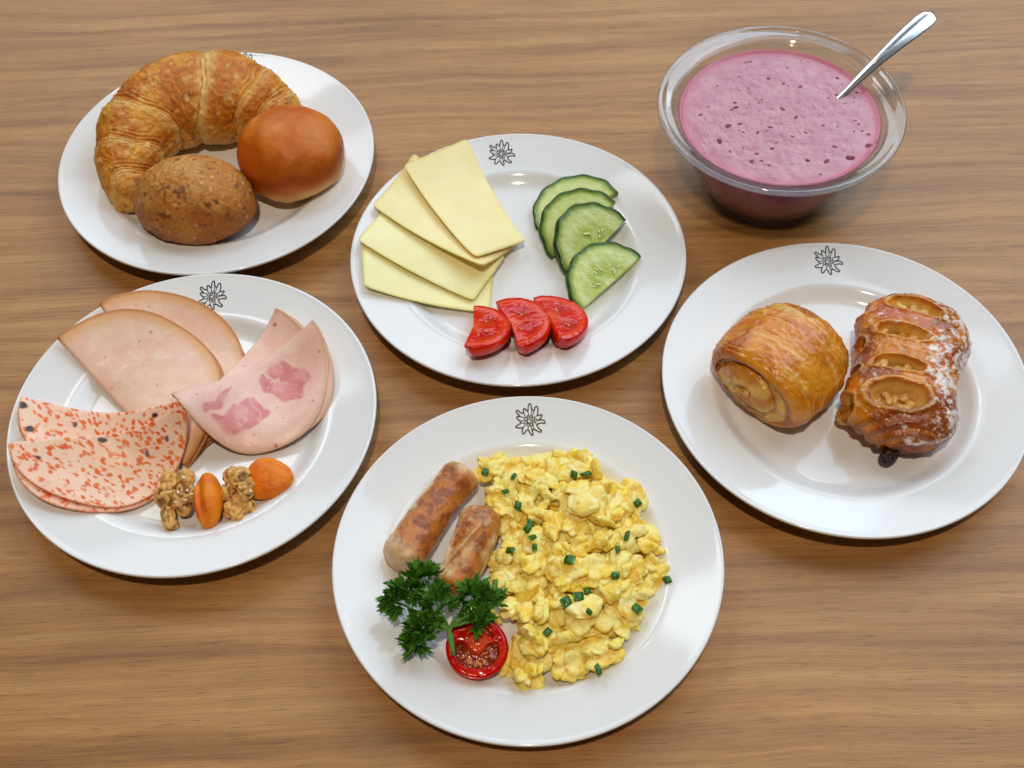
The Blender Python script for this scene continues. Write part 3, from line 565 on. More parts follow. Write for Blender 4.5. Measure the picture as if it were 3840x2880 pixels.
# ================================================================ plate 4: sausages, egg, parsley, tomato
H4 = heaps[4]
M_saus = food('fried_sausage', .26, .5, bumps=((160, .0009, 5), (800, .0002, 3)), sss=.25, sssr=(1, .5, .3), sscale=.004, var=(200, .10), rvar=(110, .18, .42))
def sausage(pts, rad, seed, lab, slit):
    S = smoothprof(pts, 40); n = len(S); nv = 120; u = np.linspace(0, 1, n); Ln = np.linalg.norm(np.diff(S, axis=0), axis=1).sum(); e = rad / Ln * .9
    k = np.minimum(u, 1 - u) / e; er = np.where(k < 1, np.sqrt(np.clip(1 - (1 - k) ** 2.4, 0, 1)), 1); er[0] = er[-1] = .02
    prof = 1 + .05 * np.sin(u * 7 + seed); 
    if slit: prof = prof * (1.04 - .20 * ss(.55, 1.0, u))
    T = np.gradient(S, axis=0); T /= np.linalg.norm(T, axis=1, keepdims=True); A = np.cross(T, (0, 0, 1)); A /= np.linalg.norm(A, axis=1, keepdims=True); B = np.cross(A, T); v = np.linspace(0, 2 * math.pi, nv, endpoint=False)
    rr = (rad * er * prof)[:, None] * np.ones(nv)[None]
    V = (S[:, None] + rr[..., None] * (A[:, None] * np.cos(v)[None, :, None] + B[:, None] * np.sin(v)[None, :, None])).reshape(-1, 3); F = gridf(n, nv); N = normals(V, F)
    U = np.repeat(u, nv); W = np.tile(v, n)
    d = .0007 * fbm(V, 70, 4, seed) + .0004 * ridge(V * 1.0, 150, 2, seed) * .6
    cr = np.zeros(len(V))
    if slit:
        cr = np.exp(-((W - (1.9 - 1.1 * U) - .25 * np.sin(5 * U)) / .09) ** 2) * ss(.25, .45, U); d = d - .0034 * cr
        cr2 = np.exp(-((W - (.75 - .5 * (U - .4))) / .08) ** 2) * ss(.30, .45, U) * (1 - ss(.6, .75, U)); d = d - .0020 * cr2; cr = np.maximum(cr, cr2)
    V = V + N * d[:, None]
    pale = mix(lin(228, 200, 156), lin(212, 164, 104), ss(-.4, .5, fbm(V, 60, 3, seed)))
    if not slit: br = ss(-.30, .30, .75 * fbm(V, 62, 4, seed + 2) + .75 * np.sin(W) + .50 * -np.cos(W) - .35 + .35 * np.sin(U * 3.1)) * ss(.04, .18, U + .05 * perlin(V, 120, 2)) * (1 - .8 * ss(.82, .97, U))
    else: br = ss(-.05, .60, .9 * fbm(V, 75, 4, seed + 2) + .60 * np.sin(W) - .15)
    C = mix(pale, mix(lin(196, 118, 50), lin(146, 74, 28), ss(-.3, .5, fbm(V, 110, 5, seed + 5, .62))), br * .95); C = mix(C, lin(112, 54, 20), .6 * ss(.35, .8, fbm(V, 150, 3, seed + 9)) * br); C = mix(C, lin(224, 198, 160), .5 * cr)
    o = S[n // 2]; V[:, 2] = np.maximum(V[:, 2], plate_h(np.hypot(V[:, 0], V[:, 1]) / .9817) * .9817 + .0003)
    tag(obj('sausage', mesh('sausage', V - (o[0], o[1], 0), F, C), M_saus, loc=base(4, o[0], o[1])), lab, 'sausage', 'fried sausages'); H4.add(V)
sausage([(-.0366, .0640, .0214), (-.050, .044, .0215), (-.0665, .018, .0217), (-.0795, -.0055, .0238)], .0128, 2, 'long browned sausage with pale ends, on the left of the pair', False)
sausage([(-.0258, .0335, .0215), (-.031, .016, .0218), (-.0395, -.007, .0212), (-.0470, -.0245, .0205)], .0126, 6, 'shorter split sausage next to the scrambled egg', True)

M_egg = food('egg_curd', .36, .45, bumps=((170, .0008, 4), (640, .00030, 4)), sss=.45, sssr=(1, .75, .30), sscale=.004, var=(140, .06), rvar=(120, .25, .5))
POLY = np.array([(-.0305, .0690), (-.0149, .0755), (.0133, .078), (.0316, .0775), (.0560, .0665), (.0500, .0595), (.0690, .0430), (.0775, .0344), (.0825, .0095), (.0825, -.010), (.0769, -.0275), (.0653, -.0384), (.0576, -.0524), (.0486, -.0554), (.0426, -.0667), (.0306, -.0760), (-.0021, -.0768), (-.0222, -.0731), (-.0270, -.0700), (-.0113, -.0519), (-.0176, -.0307), (-.0189, -.0162), (-.0185, .0059), (-.0148, .0257), (-.0262, .0402), (-.0286, .0578)])
def inside(x, y, P=POLY):
    r = False; n = len(P)
    for i in range(n):
        (x1, y1), (x2, y2) = P[i], P[(i + 1) % n]
        if (y1 > y) != (y2 > y) and x < (x2 - x1) * (y - y1) / (y2 - y1) + x1: r = not r
    return r
def pdist(x, y, P=POLY):
    b = 9
    for i in range(len(P)):
        a, c = P[i], P[(i + 1) % len(P)]; t = np.clip(np.dot((x, y) - a, c - a) / np.dot(c - a, c - a), 0, 1); b = min(b, np.hypot(*(a + t * (c - a) - (x, y))))
    return b
def curd(seed, kind):
    r = np.random.default_rng(seed); B = []
    # 0 lump, 1 strip, 2 crumb, 3 broad folded flake
    L_ = {0: (.0066, .0054, .0042), 1: (.0120, .0046, .0036), 2: (.0038, .0034, .0028), 3: (.0115, .0088, .0040)}[kind]
    for k in range({0: 3, 1: 4, 2: 2, 3: 5}[kind]):
        p = r.normal(0, .42, 3) * np.array(L_); q = r.uniform(.62, .95)
        B.append((p, (L_[0] * q * r.uniform(.55, .95), L_[1] * q * r.uniform(.6, 1.0), L_[2] * q * r.uniform(.55, .9)), rotm(r.normal(0, .35), r.normal(0, .35), r.normal(0, .8))))
    V, F = remesh(B, .0006, 2)
    W = np.stack([fbm(V, 100, 2, seed + 31), fbm(V, 100, 2, seed + 47), .5 * fbm(V, 100, 2, seed + 59)], 1); V = V + .0017 * W
    N = normals(V, F); cre = np.exp(-(perlin(V, 105, seed + 5) / .09) ** 2) + .5 * np.exp(-(perlin(V, 210, seed + 9) / .10) ** 2)
    V = V + N * (-.0008 * cre + .00055 * fbm(V, 260, 3, seed))[:, None]
    V -= V.mean(0); a = r.uniform(0, 1)
    C = mix(lin(250, 214, 92), lin(253, 232, 144), ss(-.5, .5, fbm(V, 90, 3, seed) + .8 * (a - .5))); C = mix(C, lin(244, 190, 62), .6 * ss(.3, 1.2, cre + .4 * fbm(V, 130, 3, seed + 4)))
    C = mix(C, lin(252, 242, 192), .45 * ss(.2, .75, fbm(V, 150, 3, seed + 8)) * (1 - .7 * cre.clip(0, 1)))
    return mesh('egg_curd', V, F, C), V
variants = [curd(100 + i, [3, 3, 3, 3, 3, 3, 1, 1, 1, 1, 1, 0, 0, 0, 0, 0, 2, 2][i]) for i in range(18)]
egg = thing('scrambled_egg', 'heap of yellow scrambled egg filling the right of the front plate', 'scrambled egg', base(4, .03, 0)); egg_off = np.array([.03, 0, 0])
gx = np.linspace(-.04, .092, 100); gy = np.linspace(-.084, .086, 128); GX, GY = np.meshgrid(gx, gy, indexing='ij'); GX = GX.ravel(); GY = GY.ravel()
sd = np.array([pdist(a, b) * (1 if inside(a, b) else -1) for a, b in zip(GX, GY)]); P = np.column_stack([GX, GY, 0 * GX]); fl = plate_h(np.hypot(GX, GY) / .9817) * .9817
gz = fl - .002 + .0085 * ss(.003, .014, sd + .003 * fbm(P, 90, 2, 3)) + .0020 * fbm(P, 110, 3, 5) * ss(0, .006, sd); keep = sd > -.003; Fg = gridf(100, 128, False); Fg = Fg[keep[Fg].all(1)]
C = mix(lin(250, 222, 112), lin(246, 206, 88), ss(-.4, .5, fbm(P, 90, 3, 8))); V = np.column_stack([GX, GY, gz]); used = np.unique(Fg); mp = np.zeros(len(V), int); mp[used] = np.arange(len(used))
obj('egg_base', mesh('egg_base', V[used] - egg_off, mp[Fg], C[used]), M_egg, egg); H4.add(V[used][sd[used] > .002])
spots = []
def drop(vi, x, y, sc, zr, tilt, sink):
    me, V = variants[vi]; M = rotm(rng.normal(0, tilt), rng.normal(0, tilt), zr) * sc; W = V @ M.T
    h = H4.at(x + W[:, 0], y + W[:, 1]); low = W[:, 2]; need = np.percentile(h - low, 86) - sink
    fl = plate_h(np.hypot(x + W[:, 0], y + W[:, 1]) / .9817) * .9817; need = max(need, np.percentile(fl - low, 92))
    dm = ss(0, .034, pdist(x, y)); need = min(need, .0085 + .0035 + .0130 * dm + rng.uniform(-.001, .0025))
    o = obj('egg_curd', me, M_egg, egg, (x - egg_off[0], y, need)); o.rotation_euler = Matrix((M / sc).tolist()).to_euler(); o.scale = (sc, sc, sc)
    W = W + (x, y, need); H4.add(W[W[:, 2] > need - .001], 1)
def scatter(n, lo, hi, mind, kinds, sc, tilt, sink):
    pts = []; tries = 0
    while len(pts) < n and tries < 6000:
        tries += 1; x, y = rng.uniform(-.032, .085), rng.uniform(-.078, .08)
        if not inside(x, y): continue
        d = pdist(x, y)
        if d < lo or d > hi or any((x - a) ** 2 + (y - b) ** 2 < mind ** 2 for a, b in pts): continue
        pts.append((x, y))
    for x, y in pts: drop(int(rng.choice(kinds)), x, y, rng.uniform(*sc), rng.uniform(0, 6.28), tilt, sink)
A3, A1, A0, A2 = [0, 1, 2, 3, 4, 5], [6, 7, 8, 9, 10], [11, 12, 13, 14, 15], [16, 17]
scatter(30, .008, 1, .0145, A3, (1.1, 1.4), .15, .0024)
scatter(52, .0045, .013, .0092, A0 + A2 + A1, (.8, 1.05), .25, .0012)
scatter(28, .009, 1, .0165, A3 + A1, (1.15, 1.55), .28, .0030)
scatter(24, .011, 1, .0170, A3 + A1 + A0, (1.0, 1.5), .38, .0026)
scatter(22, .010, 1, .0160, A2 + A0 + A1, (.55, .85), .5, .0012)

M_chive = food('chive', .3, .5, bumps=((500, .0002, 3),), sss=.2, sssr=(.4, 1, .2), sscale=.002, var=(250, .2))
def chive_mesh(ln, r, fl, seed):
    n = 14; a = np.linspace(0, 2 * math.pi, n, endpoint=False); ring = []
    for (x, q) in ((-ln / 2, .72), (-ln / 2, 1), (0, 1.04), (ln / 2, 1), (ln / 2, .72)):
        ring.append(np.column_stack([x + .0006 * np.cos(a + seed) * (abs(x) > 0), r * q * np.cos(a), r * fl * q * np.sin(a)]))
    V = np.vstack(ring); F = gridf(5, n).tolist(); F += [[4 * n + (i + 0) % n, 4 * n + (i + 1) % n, (i + 1) % n, i] for i in range(n)]
    C = np.tile(lin(54, 108, 26), (len(V), 1)); C[:n] = C[-n:] = lin(128, 166, 74); C[2 * n:3 * n] = lin(44, 96, 22)
    return mesh('chive', V, F, C)
cvar = [chive_mesh(.0052, .0021, .60, 1), chive_mesh(.0042, .0023, .5, 2), chive_mesh(.0062, .0016, .5, 3), chive_mesh(.0034, .0015, .7, 4), chive_mesh(.0052, .0030, .26, 5)]
CH = [(-.0247, .0597, 0, 70, 'chive piece at the top left corner of the scrambled egg'), (.0309, .0548, 1, 150, 'left one of two touching chive pieces at the back of the egg'), (.0385, .0545, 2, 20, 'curved right one of two touching chive pieces at the back of the egg'), (-.0069, .0546, 3, 60, 'small dark chive piece near the back left of the egg'), (.0691, .0327, 1, 120, 'chive piece at the right rear edge of the egg'), (-.0047, .0317, 0, 80, 'dark upright chive piece level with the top of the short sausage'),
      (-.0123, .0450, 3, 20, 'tiny chive fleck beside the pale end of the long sausage'), (.0028, .0206, 2, 120, 'thin dark chive piece just behind the bright one left of centre'), (.0007, .0149, 0, 55, 'bright chive piece left of the centre of the egg'), (.0034, .0087, 3, 20, 'dark chive fleck in front of the bright left piece'), (-.0103, .0025, 0, 160, 'flat dark chive piece facing the middle of the short sausage'), (.0044, .0027, 3, 90, 'tiny dark chive fleck right of the flat dark piece'),
      (.0600, .0064, 2, 75, 'thin chive sliver right of the centre of the egg'), (.0539, -.0025, 3, 100, 'small chive piece in front of the thin sliver on the right'), (.0247, -.0107, 4, 165, 'broad pale green chive piece in the very centre of the egg'), (.0515, -.0182, 1, 80, 'curled chive ring piece right of the central one'), (.0832, -.0162, 1, 15, 'chive piece at the far right tip of the egg'), (-.0201, -.0173, 2, 85, 'chive piece on the plate against the left edge of the egg'),
      (.0345, -.0269, 1, 110, 'chive piece half sunk between the centre and the front pair'), (.0211, -.0370, 4, 30, 'large bright chive piece, left of the front pair'), (.0285, -.0338, 4, 5, 'large dark chive piece, right of the front pair'), (.0631, -.0374, 4, 140, 'folded chive piece at the lower right edge of the egg'), (.0099, -.0513, 0, 50, 'dark chive piece near the cherry tomato'), (.0377, -.0748, 2, 110, 'chive piece on the plate at the front edge of the egg'), (.0340, -.0453, 3, 140, 'small chive sliver in front of the large dark piece')]
Zs = H4.blur(.0012)
for x, y, k, a, lab in CH:
    z = float(H4.at(x, y, Zs)) + .0010
    o = obj('chive_piece', cvar[k], M_chive, loc=(PL[4][0] + x, PL[4][1] + y, z), rot=(rng.normal(0, .25), rng.normal(0, .2), R(a))); tag(o, lab, 'chive', 'chopped chive pieces on the egg')

# cherry tomato half, cut face up
def cherry(cx, cy, z, Rr_, lab):
    n = 46; nt = 140; r = np.linspace(0, 1, n); t = np.linspace(0, 2 * math.pi, nt, endpoint=False); RR, TT = np.meshgrid(r, t, indexing='ij'); rho, th = RR.ravel(), TT.ravel()
    x, y = rho * Rr_ * np.cos(th), rho * Rr_ * np.sin(th); P = np.column_stack([x, y, 0 * x])
    core = np.exp(-((x / .0058) ** 2 + ((y - .0030) / .0068) ** 2) ** 2); arm = np.exp(-(((x - .006) / .008) ** 2 + ((y - .0045) / .0022) ** 2)); arm2 = np.exp(-(((x + .007) / .007) ** 2 + ((y - .006) / .003) ** 2))
    wall = ss(.66, .76, rho + .03 * np.sin(3 * th)); solid = np.clip(core + arm + arm2 + wall + ss(.1, .9, y / Rr_) * .5, 0, 1); gel = 1 - solid
    z_ = -.0022 * ss(.2, .8, gel) + .0006 * (fbm(P, 240, 3, 3)) * (.4 + gel) - .0007 * ss(.9, 1, rho)
    C = mix(lin(196, 20, 12), lin(216, 52, 28), .75 * ss(-.2, .6, fbm(P, 170, 3, 2))); C = mix(C, lin(128, 44, 16), .85 * ss(.2, .8, gel)); C = mix(C, lin(232, 106, 66), .7 * np.clip(core, 0, 1)); C = mix(C, lin(196, 18, 12), ss(.9, 1, rho))
    o = thing('cherry_tomato_half', lab, 'tomato', base(4, cx, cy)); tilt = rotm(x=R(10), y=R(3)); off = np.array([0, 0, z])
    obj('flesh', mesh('flesh', np.column_stack([x, y, z_]) @ tilt.T + off, gridf(n, nt), C), M_tom, o)
    q = np.linspace(0, math.pi / 2, 26); prof = np.column_stack([Rr_ * np.cos(q) * 1.012, -.0138 * np.sin(q)]); prof = np.vstack([[Rr_ * .985, .00002], prof]); V, F = revolve(prof, 140); cc = mix(lin(204, 16, 10), lin(216, 34, 14), ss(-.4, .5, fbm(V, 70, 3, 2)))
    obj('skin', mesh('skin', V @ tilt.T + off, F[:, ::-1], cc), M_tskin, o); S, SF = ico(2)
    for k in range(13):
        a = rng.uniform(-2.9, -.2); rr = Rr_ * rng.uniform(.42, .62); p = np.array([rr * math.cos(a), rr * math.sin(a), -.0013]) @ tilt.T + off
        obj('seed', mesh('seed', (S * (.0014, .0008, .0006)) @ rotm(z=a).T, SF), M_tseed, o, tuple(p))
cherry(-.0310, -.0590, .0240, .0178, 'halved cherry tomato lying cut side up under the parsley')

# curly parsley
M_leaf = food('parsley_leaf', .36, .45, bumps=((420, .0005, 3),), sss=.15, sssr=(.3, 1, .15), sscale=.002, var=(160, .35))
M_stem = food('parsley_stem', .4, .4, col=lin(84, 132, 44), var=(200, .15), sss=.2, sssr=(.4, 1, .2), sscale=.002)
def leaflet(seed):
    r = np.random.default_rng(seed); pts = [(0, 0)]
    for lobe, (la, ll) in enumerate(((-58, .62), (0, 1.0), (58, .64))):
        for dv, fr in ((-22, .50), (-17, .80), (-9, .66), (0, 1.0), (9, .66), (17, .82), (22, .50)): 
            a = R(la + dv * r.uniform(.8, 1.2)); q = ll * fr * r.uniform(.88, 1.1); pts.append((q * math.cos(a), q * math.sin(a)))
    P = np.array(pts); cpt = np.array([[.30, 0]]); mid = P[1:] * .55
    z = lambda Q: .34 * np.sin(Q[:, 1] * 7 + seed) * np.abs(Q[:, 1]) + .28 * (Q[:, 0] ** 2) * r.uniform(-.8, .9) + .10 * np.cos(np.hypot(Q[:, 0], Q[:, 1]) * 9 + seed)
    A = np.vstack([P[:1], mid, P[1:]]); V = np.column_stack([A, z(A)]); m = len(mid); F = []
    for i in range(m - 1): F += [(0, 1 + i, 2 + i), (1 + i, 1 + m + i, 2 + m + i), (1 + i, 2 + m + i, 2 + i)]
    d = np.hypot(A[:, 0], A[:, 1]); C = mix(lin(58, 120, 20), lin(112, 172, 44), ss(.2, 1, d + .2 * r.normal(size=len(d)))); C = C * r.uniform(.75, 1.2)
    return mesh('leaflet', V, F, C)
lv = [leaflet(300 + i) for i in range(9)]
pars = thing('parsley_sprig', 'curly green parsley sprig draped over the sausages and the cherry tomato', 'parsley', base(4, -.0447, -.0640))
po = np.array([-.0447, -.0640, 0])
root = np.array([-.0440, -.0650, .0275]); fork = np.array([-.0465, -.0520, .0330])
CL = [((-.0605, -.0215, .0385), .0110, 34), ((-.0755, -.0330, .0315), .0100, 26), ((-.0700, -.0280, .0360), .0090, 18), ((-.0600, -.0500, .0340), .0110, 34), ((-.0660, -.0560, .0280), .0085, 18), ((-.0530, -.0385, .0400), .0095, 24), ((-.0330, -.0350, .0375), .0115, 38), ((-.0240, -.0365, .0360), .0085, 20), ((-.0315, -.0475, .0350), .0065, 12)]
for cc, rad, n in CL:
    c = np.array(cc); mid = (fork + c) / 2 + (0, 0, .002); src = fork
    V, F = tube(smoothprof([root, fork, mid, c], 6) - po, np.linspace(.0011, .0006, 19), 7); obj('stem', mesh('stem', V, F), M_stem, pars)
    for k in range(int(n * 1.33)):
        d = rng.normal(size=3); d[2] = abs(d[2]) * .9 - .25; out = c - fork; out[2] = 0; out = out / (np.linalg.norm(out) + 1e-6); d = d / np.linalg.norm(d) + .45 * out; d /= np.linalg.norm(d)
        p = c + d * rad * rng.uniform(.15, .75) * (1, 1, .75); x = d + rng.normal(0, .25, 3); x /= np.linalg.norm(x); z = np.cross(x, rng.normal(size=3)); z = z / np.linalg.norm(z) + np.array([0, 0, .9]); z -= x * np.dot(x, z); z /= np.linalg.norm(z); y = np.cross(z, x)
        s = rng.uniform(.0076, .0118); o = obj('leaflet', lv[int(rng.integers(9))], M_leaf, pars); Mx = Matrix((x.tolist(), y.tolist(), z.tolist())).transposed().to_4x4(); o.rotation_euler = Mx.to_euler(); o.location = p - po; o.scale = (s, s, s)

# ================================================================ plate 5: two pastries
M_past = food('glazed_pastry', .26, .5, bumps=((110, .0009, 5), (620, .0003, 4)), var=(170, .16), rvar=(80, .14, .38), coat=.30, coatr=.14)
def rolled():
    n = 300; nv = 260; q = np.linspace(0, 1, n); Rl, Rh, Lh = .0385, .0305, .0325
    # meridian (axial a, radial r): front face, rounded shoulder, bulging body, rear face
    pts = smoothprof([(1.17, .002), (1.15, .20), (1.10, .40), (1.03, .56), (.965, .68), (.965, .76), (.935, .845), (.85, .92), (.68, .97), (.3, 1.0), (-.1, 1.015), (-.5, .98), (-.80, .90), (-.96, .78), (-.97, .62), (-.92, .40), (-.94, .20), (-.96, .002)], 28)
    qq = np.linspace(0, len(pts) - 1, n); am = np.interp(qq, np.arange(len(pts)), pts[:, 0]); rm = np.interp(qq, np.arange(len(pts)), pts[:, 1])
    v = np.linspace(0, 2 * math.pi, nv, endpoint=False); Q, W = np.meshgrid(np.arange(n), v, indexing='ij'); a = am[Q]; r = rm[Q]; cs, sn = np.cos(W), np.sin(W)
    ph = (r * 2.05 - W / (2 * math.pi) + .06 * np.sin(3 * W)) % 1.0; face = (np.abs(a) > .9) * (r < .74)
    gro = np.where(face, -.0026 * np.where(ph < .5, 1 - ss(0, .35, ph), 1 - ss(0, .10, 1 - ph)) * ss(.05, .15, r), 0)
    body = (~(r < .74)) * 1.0
    lay = .0016 * ss(0, .05, (a + .55 - .10 * np.sin(W * 1.0))) * body - .0011 * np.exp(-((a - .35 + .3 * np.sin(W)) / .03) ** 2) * body
    an_ = a + .05 * np.sin(2 * W + 1) + .03 * np.sin(5 * W)
    flake = sum(k * np.exp(-((an_ - a0 - .05 * np.sin(W + a0 * 9)) / .020) ** 2) for a0, k in ((.80, .8), (.66, 1.0), (.50, .5), (-.30, 1.0), (-.46, .9), (-.62, 1.0), (-.76, .7))) * body
    lay = lay - .0013 * flake
    L = a * Lh + gro * np.sign(a); lx = r * Rl * cs * (1 + lay / Rl); lz = r * Rh * sn; lz = np.where(sn < 0, lz * .88, lz)
    P = np.stack([L, lx, lz + Rh * .84], -1).reshape(-1, 3); F = gridf(n, nv); N = normals(P, F); a, r, W, ph, face = a.ravel(), r.ravel(), W.ravel(), ph.ravel(), face.ravel()
    st = np.column_stack([P[:, 0] * 9, P[:, 1], P[:, 2]])
    d = .0011 * fbm(P, 45, 4, 3) + .00022 * ridge(st, 22, 3, 5) * (~face) + .0005 * fbm(P, 260, 3, 8) + np.where(face, .0005 * fbm(P, 150, 3, 23), 0)
    P = P + N * d[:, None]
    gold, amber, brown, pale = lin(222, 152, 56), lin(206, 118, 32), lin(164, 80, 22), lin(236, 200, 120)
    st2 = np.column_stack([P[:, 0] * 3.2, P[:, 1], P[:, 2]]); C = mix(gold, amber, ss(-.3, .5, fbm(st2, 16, 4, 2))); C = mix(C, brown, .75 * ss(.1, .8, fbm(P, 40, 4, 12) + .25 * ss(.2, .9, N[:, 2]))); C = mix(C, pale, .55 * ss(.25, .75, fbm(st, 16, 4, 22)))
    fc = mix(lin(228, 188, 104), lin(204, 132, 46), ss(-.2, .5, fbm(P, 70, 3, 7) + .5 - 1.1 * np.abs(r - .25))); fc = mix(fc, lin(150, 86, 30), .7 * np.where(ph < .5, 1 - ss(.0, .16, ph), 1 - ss(0, .05, 1 - ph))); C = mix(C, fc, face * 1.0); C = C * (1.0, .93, .80); C = mix(C, lin(160, 84, 28), .8 * np.exp(-((r - .745) / .03) ** 2) * (np.abs(a) > .85))
    C = mix(C, lin(210, 170, 96), .7 * (1 - ss(.0, .012, P[:, 2])) * (~face))
    fk = flake.ravel(); C = mix(C, brown * .8, .65 * fk.clip(0, 1) * ss(-.3, .3, fbm(P, 70, 3, 41))); C = mix(C, lin(238, 208, 136), .6 * fk.clip(0, 1) * ss(.0, .5, fbm(P, 60, 3, 43)))
    c_, s_ = -.72, -.69; X = c_ * P[:, 0] - s_ * P[:, 1]; Y = s_ * P[:, 0] + c_ * P[:, 1]
    return np.column_stack([X, Y, P[:, 2] + .0088]), F, C
V, F, C = rolled()
tag(obj('rolled_pastry', mesh('rolled_pastry', V, F, C), M_past, loc=base(5, -.0425, .0050)), 'shiny golden rolled pastry with a spiral end', 'pastry')

def lattice():
    n, nv = 380, 300; s = np.linspace(-1, 1, n); v = np.linspace(0, 2 * math.pi, nv, endpoint=False); S, W = np.meshgrid(s, v, indexing='ij'); cs, sn = np.cos(W), np.sin(W)
    e = (1 - np.abs(S) ** 4.5).clip(1e-4) ** .5; w = (.0355 - .0032 * np.cos(S * 4.8 + .4)) * e; h = .0215 * (1 - np.abs(S) ** 5).clip(1e-4) ** .5
    a = np.abs(cs) ** .85 * np.sign(cs); b = np.abs(sn) ** .9 * np.sign(sn)
    P = np.stack([S * .0600 + 0 * W, a * w, b * h + .0215], -1)
    t = np.where(sn > -.2, cs, np.sign(cs) * 1.3)                 # across: +1 left side (+y), -1 right side
    nz = .11 * fbm(P.reshape(-1, 3), 95, 3, 51).reshape(S.shape); hole = np.zeros_like(S); rim = np.zeros_like(S); band = np.zeros_like(S)
    CT = [(.665, .13, .115, .45, .06), (.240, .25, .098, .44, .03), (-.195, .22, .092, .46, -.02), (-.59, .13, .170, .47, -.06), (.60, 1.06, .11, .22, 0), (.10, 1.06, .10, .2, 0), (-.28, 1.06, .09, .2, 0), (-.70, 1.06, .12, .22, 0)]
    for (s0, t0, ws, wt, sk) in CT:
        x = (S - s0 - sk * (t - t0)) / ws; y = (t - t0) / wt; d = (np.abs(x) ** 2.4 + np.abs(y) ** 2.4) ** (1 / 2.4) + nz; m = (sn > -.25) * 1.0
        hole = np.maximum(hole, (1 - ss(.74, 1.0, d)) * m); rim = np.maximum(rim, np.exp(-((d - 1.12) / .18) ** 2) * m)
    V = P.reshape(-1, 3); F = gridf(n, nv); N = normals(V, F); hole, rim, Sf, tf, Wf = hole.ravel(), rim.ravel(), S.ravel(), t.ravel(), W.ravel()
    endm = ss(.70, .98, -Sf); ev = np.hypot((V[:, 1] + .012) / .022, (V[:, 2] - .020) / .016)
    V = V + N * (-.0115 * hole + .0010 * rim + .0013 * fbm(V, 50, 4, 5) + .0005 * fbm(V, 230, 3, 7) + endm * .0011 * np.sin(ev * 17 + Wf * .9))[:, None]
    gold, amber, brown, pale = lin(216, 140, 46), lin(192, 94, 24), lin(134, 60, 18), lin(236, 204, 122)
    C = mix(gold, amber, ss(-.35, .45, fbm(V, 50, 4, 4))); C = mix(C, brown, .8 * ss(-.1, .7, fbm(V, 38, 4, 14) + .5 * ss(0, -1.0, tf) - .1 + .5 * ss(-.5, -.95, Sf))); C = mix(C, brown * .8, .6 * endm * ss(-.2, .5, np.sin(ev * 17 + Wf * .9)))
    C = mix(C, pale, .9 * ss(.08, .45, hole)); C = mix(C, pale, .35 * ss(.6, 1, rim)); C = mix(C, lin(186, 124, 52), .75 * ss(.93, 1.0, hole))
    sg = ss(.15, .80, .9 * fbm(V, 210, 4, 33, .65) + .75 * fbm(V, 45, 3, 35) + .8 * ss(.35, -.7, tf) - .42) * ss(.1, .5, N[:, 2] + .25) * (1 - ss(.1, .4, hole)); C = mix(C, lin(240, 234, 230), .85 * sg)
    C = C * mix(np.array([.94, .86, .74]), np.ones(3), sg)
    V = V + N * (.0004 * sg)[:, None]; V[:, 2] = np.maximum(V[:, 2], .0003)
    ang = R(70); c_, s_ = math.cos(ang), math.sin(ang); X = c_ * V[:, 0] - s_ * V[:, 1]; Y = s_ * V[:, 0] + c_ * V[:, 1]
    ends = [[i for i in range(nv)][::-1], [(n - 1) * nv + i for i in range(nv)]]
    return np.column_stack([X, Y, V[:, 2] + .0088]), F.tolist() + ends, C, CT, (c_, s_)
V, F, C, CT, (c_, s_) = lattice()
past = thing('lattice_pastry', 'sugar-dusted pastry with open slits showing its apple filling', 'pastry', base(5, .0392, -.0005))
obj('crust', mesh('crust', V, F, C), M_past, past)
M_fill = food('apple_filling', .2, .5, bumps=((260, .0007, 4),), sss=.5, sssr=(1, .6, .2), sscale=.003, var=(150, .12))
for k, (s0, t0, ws, wt, sk) in enumerate(CT[:4]):
    B = []
    for j in range(9): B.append(((rng.normal(0, .0022), rng.uniform(-1, 1) * .0125, rng.normal(0, .0006)), (rng.uniform(.0022, .0036), rng.uniform(.0026, .0046), .0022), rotm(z=rng.uniform(0, 3))))
    fv, ff = remesh(B, .0006, 2); fv = fv + normals(fv, ff) * (.0006 * fbm(fv, 250, 3, k))[:, None]; fc = mix(lin(206, 154, 74), lin(226, 190, 118), ss(-.4, .5, fbm(fv, 120, 3, k)))
    if k == 3: fc = mix(fc, lin(150, 96, 46), .6 * ss(0, .5, fbm(fv, 90, 2, 3)))
    lx, ly, lz = s0 * .0600, t0 * .036, (.0425, .0430, .0430, .0405)[k]; p = (c_ * lx - s_ * ly, s_ * lx + c_ * ly, lz)
    obj('filling', mesh('filling', fv, ff, fc), M_fill, past, p, (0, 0, R(70)))
for k, (lx, ly, lz, sz) in enumerate([(.036, .0315, .024, .0050), (-.042, .0305, .020, .006), (-.036, .032, .017, .0045)]):
    D, DF = ico(4); dv = D * (sz, sz * .8, sz * .8); dv += dv * (.25 * fbm(D, 1.7, 3, k + 4))[:, None]; obj('filling', mesh('filling', dv, DF, mix(lin(196, 132, 50), lin(214, 164, 84), ss(-.3, .4, fbm(D, 2, 2, k)))), M_fill, past, (c_ * lx - s_ * ly, s_ * lx + c_ * ly, lz))
D, DF = ico(5); dv = D * (.0068, .0042, .0040); dv += dv * (.22 * ridge(D, 2.4, 3, 2))[:, None]
obj('raisin', mesh('raisin', dv, DF), food('raisin', .28, .5, col=lin(44, 24, 18), bumps=((300, .0008, 4),)), past, (c_ * -.0600 - s_ * -.001, s_ * -.0600 + c_ * -.001, .0185), (0, .2, R(50)))

